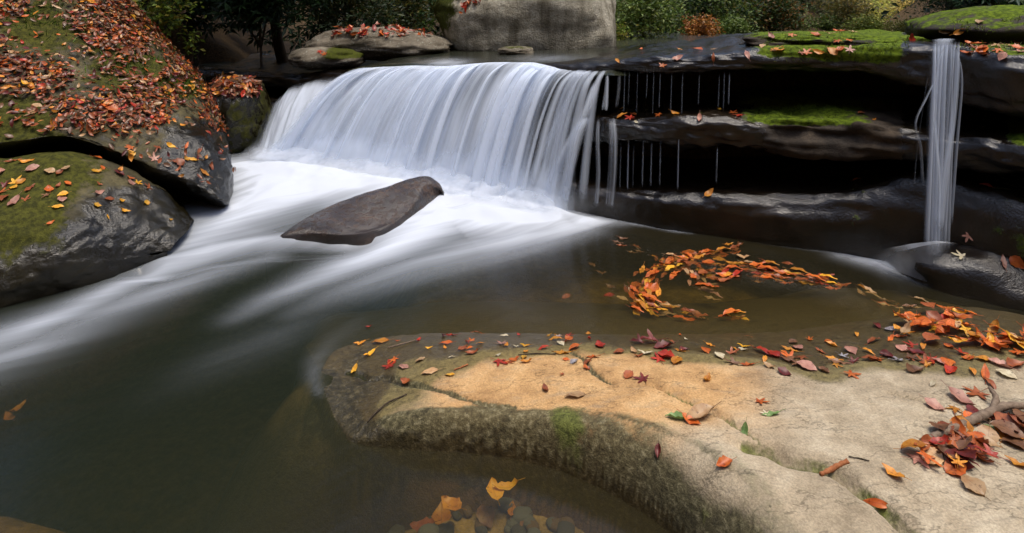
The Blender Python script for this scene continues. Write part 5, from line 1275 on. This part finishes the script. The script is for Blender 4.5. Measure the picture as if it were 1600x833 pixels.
for l in LEAVES:
    o, p, c, s, sz, zone = l
    if zone == 'slab':
        mk = min(MARKS['slab'].items(), key=lambda kv: np.linalg.norm(kv[1][:2]-p[:2]))
    elif zone in ref: mk = (ref[zone][1], ref[zone][0])
    elif zone.startswith('pool:'): mk = ('the start of the '+zone[5:], MARKSEG[zone[5:]])
    else: mk = None
    same = [m for m in LEAVES if m[5] == zone and desc(m) == desc(l)]
    done = False
    if mk is not None:
        r = sorted(range(len(same)), key=lambda i: np.linalg.norm(same[i][1]-mk[1])); rk = [i for i in r].index(next(i for i, m in enumerate(same) if m is l))
        if len(same) == 1 and zone == 'slab': lab = f'only {desc(l)} leaf on the slab, by {mk[0]}'
        elif len(same) == 1: lab = f'only {desc(l)} leaf ' + (WHERE.get(zone) or {'heap': 'in the heap around the forked branch', 'drift': "in the orange drift at the water's edge"}.get(zone) or 'in the '+zone[5:])
        elif rk < len(ORD): lab = f'{ORD[rk]} {desc(l)} leaf to {mk[0]}'
        else: lab = f'{desc(l)} leaf {WHERE.get(zone.split(":")[0], "on the tan slab")}'
    else:
        place = WHERE.get(zone) or {'heap': 'in the heap around the forked branch', 'drift': 'in the orange drift at the water\'s edge'}[zone]
        lab = f'{desc(l)} leaf {place}'
    tag(o, lab, 'leaf', {'slab': 'leaves scattered on the tan slab', 'heap': 'leaves heaped around the branch', 'drift': 'leaves drifted at the edge of the water', 'bank': 'leaves on the leafy boulder', 'bankrim': 'leaves on the rim of the leafy boulder', 'near boulder': 'leaves on the lower boulder',
        'ledge': 'leaves stuck to the ledge', 'brow': 'leaves along the brow of the ledge', 'far stone': 'leaves on the flat stones', 'pool': 'leaves turning on the pool', 'sunken': 'sunken leaves below the slab'}[zone.split(':')[0]])
gd = lambda px, py, nz, V: (np.exp(-(((px-285)/30)**2+((py-138)/14)**2))*1.5+np.exp(-(((px-200)/45)**2+((py-108)/16)**2))+.8*np.exp(-(((px-40)/60)**2+((py-25)/22)**2))+.5*np.exp(-(((px-130)/40)**2+((py-25)/20)**2))+.6*np.exp(-(((px-240)/40)**2+((py-60)/22)**2)))
P, N = surf_random('bank_boulder81', gd, 2600, rs)
blades('grass', P, N, 0.06, [(.07, .15, .015), (.10, .18, .02), (.05, .10, .012)], rs, 'short green grass and moss growing through the leaf litter on the boulder')
# ------------------------------------------------------------------ trees and shrubs
def leaf_cloud(name, Cn, per, spread, L, wr, cols, rs, whorl=False, droop=0.2, mat='foliage', jit=0.35):
    Cn = np.asarray(Cn, float); n = len(Cn)*per
    base = np.repeat(Cn, per, 0)
    if whorl:
        a = np.tile(np.arange(per)*2*math.pi/per, len(Cn))+np.repeat(rs.uniform(0, 6, len(Cn)), per)
        ax = rs.normal(0, .45, (len(Cn), 3))+np.array([0, -.25, 1.0]); ax /= np.linalg.norm(ax, axis=1, keepdims=True); ax = np.repeat(ax, per, 0)
        e1 = np.cross(ax, np.array([1, 0, 0.1])); e1 /= np.linalg.norm(e1, axis=1, keepdims=True); e2 = np.cross(ax, e1)
        el = rs.uniform(-.35, .55, n)-droop
        D = (np.cos(a)[:, None]*e1+np.sin(a)[:, None]*e2)*np.cos(el)[:, None]+ax*np.sin(el)[:, None]
        P = base+D*L*0.1; N = ax
    else:
        P = base+rs.normal(0, 1, (n, 3))*spread
        D = rs.normal(0, 1, (n, 3)); D[:, 2] = D[:, 2]*0.6-droop
        N = rs.normal(0, .6, (n, 3))+np.array([0, -.2, .8])
    D /= np.linalg.norm(D, axis=1, keepdims=True)
    S = np.cross(D, N); S /= np.linalg.norm(S, axis=1, keepdims=True)+1e-9
    U = np.cross(S, D)
    l = (L*rs.uniform(.6, 1.25, n))[:, None]; w = l*wr*0.5
    V = np.stack([P, P+D*l*.45-S*w+U*w*.25, P+D*l-U*l*.12, P+D*l*.45+S*w+U*w*.25], 1).reshape(-1, 3)
    Fc = (np.arange(n)[:, None, None]*4+np.array([[0, 1, 2], [0, 2, 3]])[None]).reshape(-1, 3)
    cols = np.array(cols)
    cl = rs.integers(0, len(cols), len(Cn)); ci = np.where(rs.random(n) < jit, rs.integers(0, len(cols), n), np.repeat(cl, per))
    c = cols[ci]*rs.uniform(.6, 1.35, (n, 1))
    return make_mesh(name, V, Fc, M[mat], cols=np.repeat(c, 4, 0), smooth=False)
def crown_pts(center, radii, n, rs, shell=0.5, lump=0.35, seed=0):
    d = rs.normal(0, 1, (n*2, 3)); d /= np.linalg.norm(d, axis=1, keepdims=True)
    r = rs.random(n*2)**(1/(1+2*shell))
    k = 1+lump*1.6*fbm(d*1.5+seed, 1.0, 3, seed)
    gap = fbm(d*r[:, None]*2.2+seed*1.3, 1.0, 3, seed+7) > -0.28
    p = (d*r[:, None]*k[:, None])[gap][:n]*np.asarray(radii)
    return p+np.asarray(center)
def plant(name, base, crown, radii, n, per, spread, L, wr, cols, label, cat, seed, group=None, whorl=False, trunk=None, mat='bark', limbs=7, shell=.5, droop=.2, stem='trunk', pts=None):
    rs_ = np.random.default_rng(seed)
    e = empty(name, tuple(base)); tag(e, label, cat, group)
    P = crown_pts(crown, radii, n, rs_, shell, seed=seed) if pts is None else pts
    o = link('crown', leaf_cloud('crown', P, per, spread, L, wr, cols, rs_, whorl, droop)); under(o, e)
    r0 = trunk or 0.03
    parts = []
    cr = np.asarray(crown, float); b = np.asarray(base, float)
    hub = b*0.45+cr*0.55
    top = cr+np.array([0, 0, radii[2]*0.6])
    path = catmull(np.array([b+[0, 0, -.15], b*0.7+hub*.3+rs_.normal(0, .03, 3)*radii[0], hub+rs_.normal(0, .06, 3)*radii[0], cr, top]), 6)
    parts.append(tube(path, np.linspace(r0, r0*.15, len(path)), 8))
    for i in range(limbs):
        t = P[rs_.integers(0, len(P))]
        k = int(len(path)*rs_.uniform(.35, .85)); s = path[k]
        m = (s+t)/2+np.array([0, 0, .12])*np.linalg.norm(t-s)+rs_.normal(0, .05, 3)*np.linalg.norm(t-s)
        q = catmull(np.array([s, m, t]), 6)
        parts.append(tube(q, np.linspace(r0*.45, r0*.08, len(q)), 6))
    V, Fc = join(parts)
    o = link(stem, make_mesh(stem, V, Fc, M[mat])); under(o, e)
    return e
def gz(x, y): return float(ground_z(np.array([x]), np.array([y]))[0])
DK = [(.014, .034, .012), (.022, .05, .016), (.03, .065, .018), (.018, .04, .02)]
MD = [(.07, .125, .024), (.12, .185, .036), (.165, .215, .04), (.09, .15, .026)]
YG = [(.15, .22, .025), (.20, .26, .03), (.11, .16, .02), (.28, .25, .035)]
AUT = [(.10, .11, .025), (.22, .15, .03), (.30, .14, .025), (.07, .09, .02)]
def shrub(name, px, py, d, radii, n, per, sp, L, wr, cols, label, cat, seed, **kw):
    c = Pd(px, py, d); b = np.array([c[0], c[1]+0.1, gz(c[0], c[1]+.1)])
    return plant(name, b, c, radii, n, per, sp, L, wr, cols, label, cat, seed, **kw)
# the shaded bank
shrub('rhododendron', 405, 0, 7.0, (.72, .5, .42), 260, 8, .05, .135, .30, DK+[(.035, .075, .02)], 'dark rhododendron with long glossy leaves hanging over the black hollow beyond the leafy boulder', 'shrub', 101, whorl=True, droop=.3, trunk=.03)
shrub('rhododendron', 545, -12, 7.6, (.66, .45, .50), 330, 9, .07, .085, .34, [(.03, .055, .015), (.05, .07, .018), (.02, .04, .012), (.09, .09, .02)], 'thin leaved shrub with a few yellow leaves, directly above the long flat stone', 'shrub', 102, droop=.25, trunk=.03)
shrub('shrub', 640, -5, 8.4, (.35, .4, .6), 150, 9, .08, .08, .4, [(.04, .06, .015), (.02, .04, .01), (.10, .09, .02)], 'small loose shrub between the long flat stone and the pale boulder', 'shrub', 103, trunk=.02)
shrub('sapling', 245, 8, 5.75, (.33, .3, .30), 95, 9, .055, .065, .48, YG+[(.06, .11, .02)], 'bright yellow green sapling leaning out behind the ridge of the leafy boulder', 'sapling', 104, trunk=.012, limbs=12)
shrub('sapling', 300, 66, 5.9, (.07, .08, .10), 9, 8, .035, .06, .48, YG, 'tiny yellow green seedling below the bright sapling, against the black hollow', 'sapling', 105, trunk=.006, limbs=4)
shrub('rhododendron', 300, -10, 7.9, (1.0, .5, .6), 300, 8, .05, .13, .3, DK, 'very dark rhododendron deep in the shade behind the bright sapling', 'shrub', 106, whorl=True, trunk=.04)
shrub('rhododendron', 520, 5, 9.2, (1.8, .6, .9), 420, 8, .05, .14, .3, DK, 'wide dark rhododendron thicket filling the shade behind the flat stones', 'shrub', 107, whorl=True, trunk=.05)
plant('shade_tree', (-3.1, 8.0, gz(-3.1, 8.0)), (-3.3, 6.7, 3.3), (2.1, 1.7, .9), 1000, 10, .10, .15, .36, DK+MD[:2], 'tree leaning over the black hollow, only its dark trunk low down in view', 'tree', 121, trunk=.09, limbs=14)  # crown above the view, put in to shade the black hollow
# opposite bank beyond the ledge
shrub('bush', 1008, 18, 9.0, (.55, .5, .50), 330, 10, .07, .075, .42, MD+[(.13, .14, .025)], 'round leafy green bush with yellowing tips close beside the pale boulder', 'bush', 108, trunk=.03)
shrub('bush', 968, 55, 8.4, (.16, .15, .18), 40, 9, .045, .06, .45, YG, 'low yellow green sprig at the corner of the pale boulder', 'bush', 109, trunk=.01)
shrub('bush', 1094, 46, 10.3, (.30, .3, .24), 150, 10, .05, .065, .5, [(.36, .14, .025), (.42, .18, .03), (.30, .11, .03), (.22, .12, .03)], 'small orange leaved bush among the dark green shrubs', 'bush', 110, trunk=.015)
shrub('bush', 1145, 48, 11.0, (.42, .4, .34), 220, 10, .06, .07, .42, MD, 'dark green bush beside the orange one', 'bush', 111, trunk=.02)
shrub('bush', 1100, 8, 12.0, (1.1, .6, .7), 480, 10, .10, .09, .42, MD+DK+[(.16, .14, .025)], 'broad dark green shrub rising above the orange bush', 'bush', 112, trunk=.04)
shrub('bush', 1205, 22, 12.5, (.8, .6, .62), 420, 10, .09, .09, .42, [(.05, .08, .02), (.08, .11, .025), (.03, .06, .015), (.26, .13, .03)], 'green bush flecked with orange leaves above the mossy ledge', 'bush', 113, trunk=.03)
for i, (px_, py_, d_, r_) in enumerate([(975, 30, 11.0, .5), (1040, 40, 11.5, .45), (1070, 50, 12.5, .4), (1130, 30, 13.0, .7), (1180, 45, 13.5, .55), (1235, 38, 14.5, .6), (1290, 42, 15.0, .5), (1010, 5, 13, .9), (1180, 0, 15, 1.0)]):
    shrub('bush', px_, py_, d_, (r_, r_*.8, r_*.85), int(360*r_), 10, .07, .08, .42, [MD, DK+MD, MD+[(.14, .13, .03)]][i % 3], ['green bush close behind the pale boulder\'s corner', 'green bush just before the orange bush', 'small green bush behind the orange bush', 'green bush a step past the orange bush', 'low green bush at the near end of the mossy slab', 'green bush over the middle of the mossy slab', 'green bush under the greyish willowy tree', 'wide green bush highest behind the round leafy bush', 'wide green bush above the far end of the mossy slab'][i], 'bush', 130+i, group='undergrowth on the far bank', trunk=.02)
shrub('tree', 1275, -8, 18.0, (1.7, 1.2, 1.2), 520, 10, .18, .14, .34, [(.16, .17, .09), (.20, .20, .12), (.11, .13, .06), (.24, .20, .08)], 'greyish green willowy tree beyond the mossy slab', 'tree', 114, trunk=.06, mat='palebark', limbs=16)
shrub('tree', 1325, 15, 15.0, (.7, .5, .5), 170, 9, .12, .10, .4, [(.22, .19, .04), (.30, .22, .05), (.14, .16, .04)], 'yellowing sapling with bare limbs at the edge of the bright gap', 'tree', 115, trunk=.04, mat='palebark', limbs=16)
shrub('bush', 1358, 42, 14.0, (.55, .5, .22), 200, 10, .07, .08, .4, [(.20, .26, .04), (.28, .30, .05), (.16, .20, .03)], 'low bright yellow green bush in the gap over the ledge', 'bush', 116, trunk=.02)
shrub('bush', 1415, 44, 12.0, (.30, .4, .18), 120, 10, .06, .07, .4, [(.18, .20, .04), (.26, .24, .05)], 'low olive yellow bush in the gap, next to the dark evergreen', 'bush', 117, trunk=.02)
shrub('evergreen', 1490, -12, 7.6, (.56, .45, .44), 420, 12, .07, .05, .26, DK+[(.04, .07, .02)], 'dark fine leaved evergreen behind the narrow waterfall', 'tree', 118, trunk=.03)
shrub('rhododendron', 1545, -4, 7.0, (.36, .3, .34), 90, 8, .05, .12, .3, [(.02, .06, .03), (.03, .075, .035), (.05, .09, .02)], 'bluish green rhododendron between the evergreen and the mossy slab', 'shrub', 119, whorl=True, trunk=.02)
shrub('rhododendron', 1640, -8, 7.4, (.55, .4, .42), 160, 8, .05, .12, .3, DK, 'black green rhododendron over the mossy slab', 'shrub', 120, whorl=True, trunk=.02)
for i, (px_, d_) in enumerate([(1318, 21), (1338, 25), (1356, 22), (1375, 28), (1392, 23), (1410, 26), (1428, 22), (1445, 27)]):
    shrub('bush', px_, 16+6*(i % 2), d_, (1.0, .8, .85), 190, 9, .13, .13, .42, [[(.70, .52, .12), (.75, .60, .2), (.5, .46, .12)], [(.62, .54, .22), (.7, .6, .26), (.5, .48, .18)], [(.55, .6, .13), (.68, .62, .14), (.42, .46, .1)]][i % 3],
          f"{['golden yellow', 'pale straw coloured', 'yellow green'][i % 3]} bush in the bright gap up the valley, {NUMW[i]} from the willowy tree", 'bush', 150+i, group='bushes in the bright gap', trunk=.03, mat='palebark')
for i, (px_, d_) in enumerate([(940, 15), (1000, 17), (1060, 16), (1120, 18), (1180, 17), (1240, 20), (1285, 21), (610, 11.5), (660, 12.5)]):
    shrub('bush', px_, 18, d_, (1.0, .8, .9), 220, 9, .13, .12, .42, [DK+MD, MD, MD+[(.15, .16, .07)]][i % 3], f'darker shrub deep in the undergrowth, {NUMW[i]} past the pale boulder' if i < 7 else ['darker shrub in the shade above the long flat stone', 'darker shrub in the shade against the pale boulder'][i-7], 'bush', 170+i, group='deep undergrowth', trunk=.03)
# forest up the valley and on both banks
rsF = np.random.default_rng(33)
FAR = []
def forest_tree(x, y, h, rad, cols, label, seed, L=.3, n=420, low=0.35, group='forest trees up the valley', mat='bark'):
    z = gz(x, y)
    return plant('forest_tree', (x, y, z), (x, y, z+h*(0.5+low/2)), (rad, rad, h*(0.5-low/2)*1.05), n, 9, L*1.3, L, .5, cols, label, 'tree', seed, group=group, trunk=h*.02, limbs=14, shell=.4, mat=mat)
k = 0
for (px, d, h, rad, ci) in [(1335, 34, 9, 3.2, 0), (1375, 40, 9, 3.5, 1), (1415, 32, 8, 3.0, 0), (1440, 46, 12, 4, 1), (1300, 30, 9, 3, 2), (1250, 26, 9, 2.6, 2), (1355, 27, 4.5, 1.8, 0), (1398, 25, 4.0, 1.6, 1)]:
    x = (px-800)/F*d
    cols = [[(.34, .27, .07), (.42, .32, .10), (.24, .25, .06)], [(.30, .28, .09), (.38, .30, .13), (.22, .23, .07)], [(.16, .17, .08), (.22, .20, .09), (.11, .13, .05)]][ci]
    forest_tree(x, d, h, rad, cols, ['yellow autumn tree', 'pale tan tree', 'grey green tree'][ci]+' far up the valley, '+NUMW[k]+' in the bright gap from the willowy tree', 200+k, L=.26, n=520, low=-.1, mat='palebark'); k += 1
for (x, y, h, rad) in [(-1.2, 12.0, 9, 2.2), (-3.5, 11.0, 10, 2.4), (-6.0, 10.5, 11, 2.6), (1.4, 13.5, 9, 2.0), (2.6, 20, 10, 2.4), (4.4, 25, 10, 2.4), (-5.2, 8.2, 9, 1.9), (-7.5, 7.0, 10, 2.4), (10.8, 14.0, 10, 2.6), (8.4, 10.4, 8, 1.9), (7.2, 8.0, 8, 1.7)]:
    forest_tree(x, y, h, rad, [DK+MD[:1], DK, MD[:2]+DK][k % 3], 'dark evergreen forest tree '+['behind the pale boulder', 'behind the thin leaved shrub', 'deep behind the wide dark thicket', 'rising past the corner of the pale boulder', 'over the orange bush', 'over the mossy slab', 'behind the black hollow', 'above the leafy boulder', 'on the bank past the evergreen', 'behind the bluish rhododendron', 'on the bank over the thick mossy slab'][k-8], 200+k, L=.15, n=700, low=.0 if y > 9 else .1, group='dark trees behind the falls'); k += 1
for i in range(16):
    x = rsF.uniform(-26, 26); y = rsF.uniform(21, 48)
    if 0.5 < x/y < 0.8: continue
    forest_tree(x, y, rsF.uniform(9, 14), rsF.uniform(2.5, 4), [DK+MD, AUT+MD, MD][i % 3], ['dark green', 'autumn tinted', 'mid green'][i % 3]+' tall forest tree far up the slope behind the falls', 300+i, L=.3, n=420, low=-.05, group='forest trees far behind')
# ------------------------------------------------------------------ light, sky, camera
w = bpy.data.worlds.new('World'); bpy.context.scene.world = w; w.use_nodes = True
nt = w.node_tree; bg = nt.nodes['Background']
sky = nt.nodes.new('ShaderNodeTexSky'); sky.sky_type = 'NISHITA'; sky.sun_disc = False
SUN_EL, SUN_AZ = math.radians(76), math.radians(125)        # azimuth from +Y towards +X
sky.sun_elevation = SUN_EL; sky.sun_rotation = SUN_AZ
sky.air_density = 1.0; sky.dust_density = 3.0; sky.ozone_density = 1.0
nt.links.new(sky.outputs[0], bg.inputs['Color']); bg.inputs['Strength'].default_value = 0.15
sd = bpy.data.lights.new('sun', 'SUN'); sd.energy = 1.6; sd.angle = math.radians(25); sd.color = (1.0, 0.91, 0.77)
so = bpy.data.objects.new('sun', sd); C.objects.link(so)
dirv = Vector((math.sin(SUN_AZ)*math.cos(SUN_EL), math.cos(SUN_AZ)*math.cos(SUN_EL), math.sin(SUN_EL)))
so.rotation_euler = dirv.to_track_quat('Z', 'Y').to_euler(); so.location = (3, 3, 12)

cd = bpy.data.cameras.new('camera'); cam = bpy.data.objects.new('camera', cd); C.objects.link(cam)
cam.location = (0, 0, CAMZ); cam.rotation_euler = (math.radians(90), 0, 0)
cd.sensor_width = 36; cd.lens = 36*F/1600; cd.shift_y = -(416.5-HOR)/1600; cd.clip_end = 500; cd.clip_start = 0.02
sc = bpy.context.scene; sc.camera = cam
sc.view_settings.view_transform = 'Standard'; sc.view_settings.look = 'None'; sc.view_settings.gamma = 1.0
sc.view_settings.exposure = 0.85; sc.view_settings.use_curve_mapping = False
sc.render.engine = 'CYCLES'
sc.cycles.use_denoising = True
sc.cycles.transparent_max_bounces = 24; sc.cycles.max_bounces = 6; sc.cycles.volume_bounces = 0
sc.cycles.caustics_reflective = False; sc.cycles.caustics_refractive = False
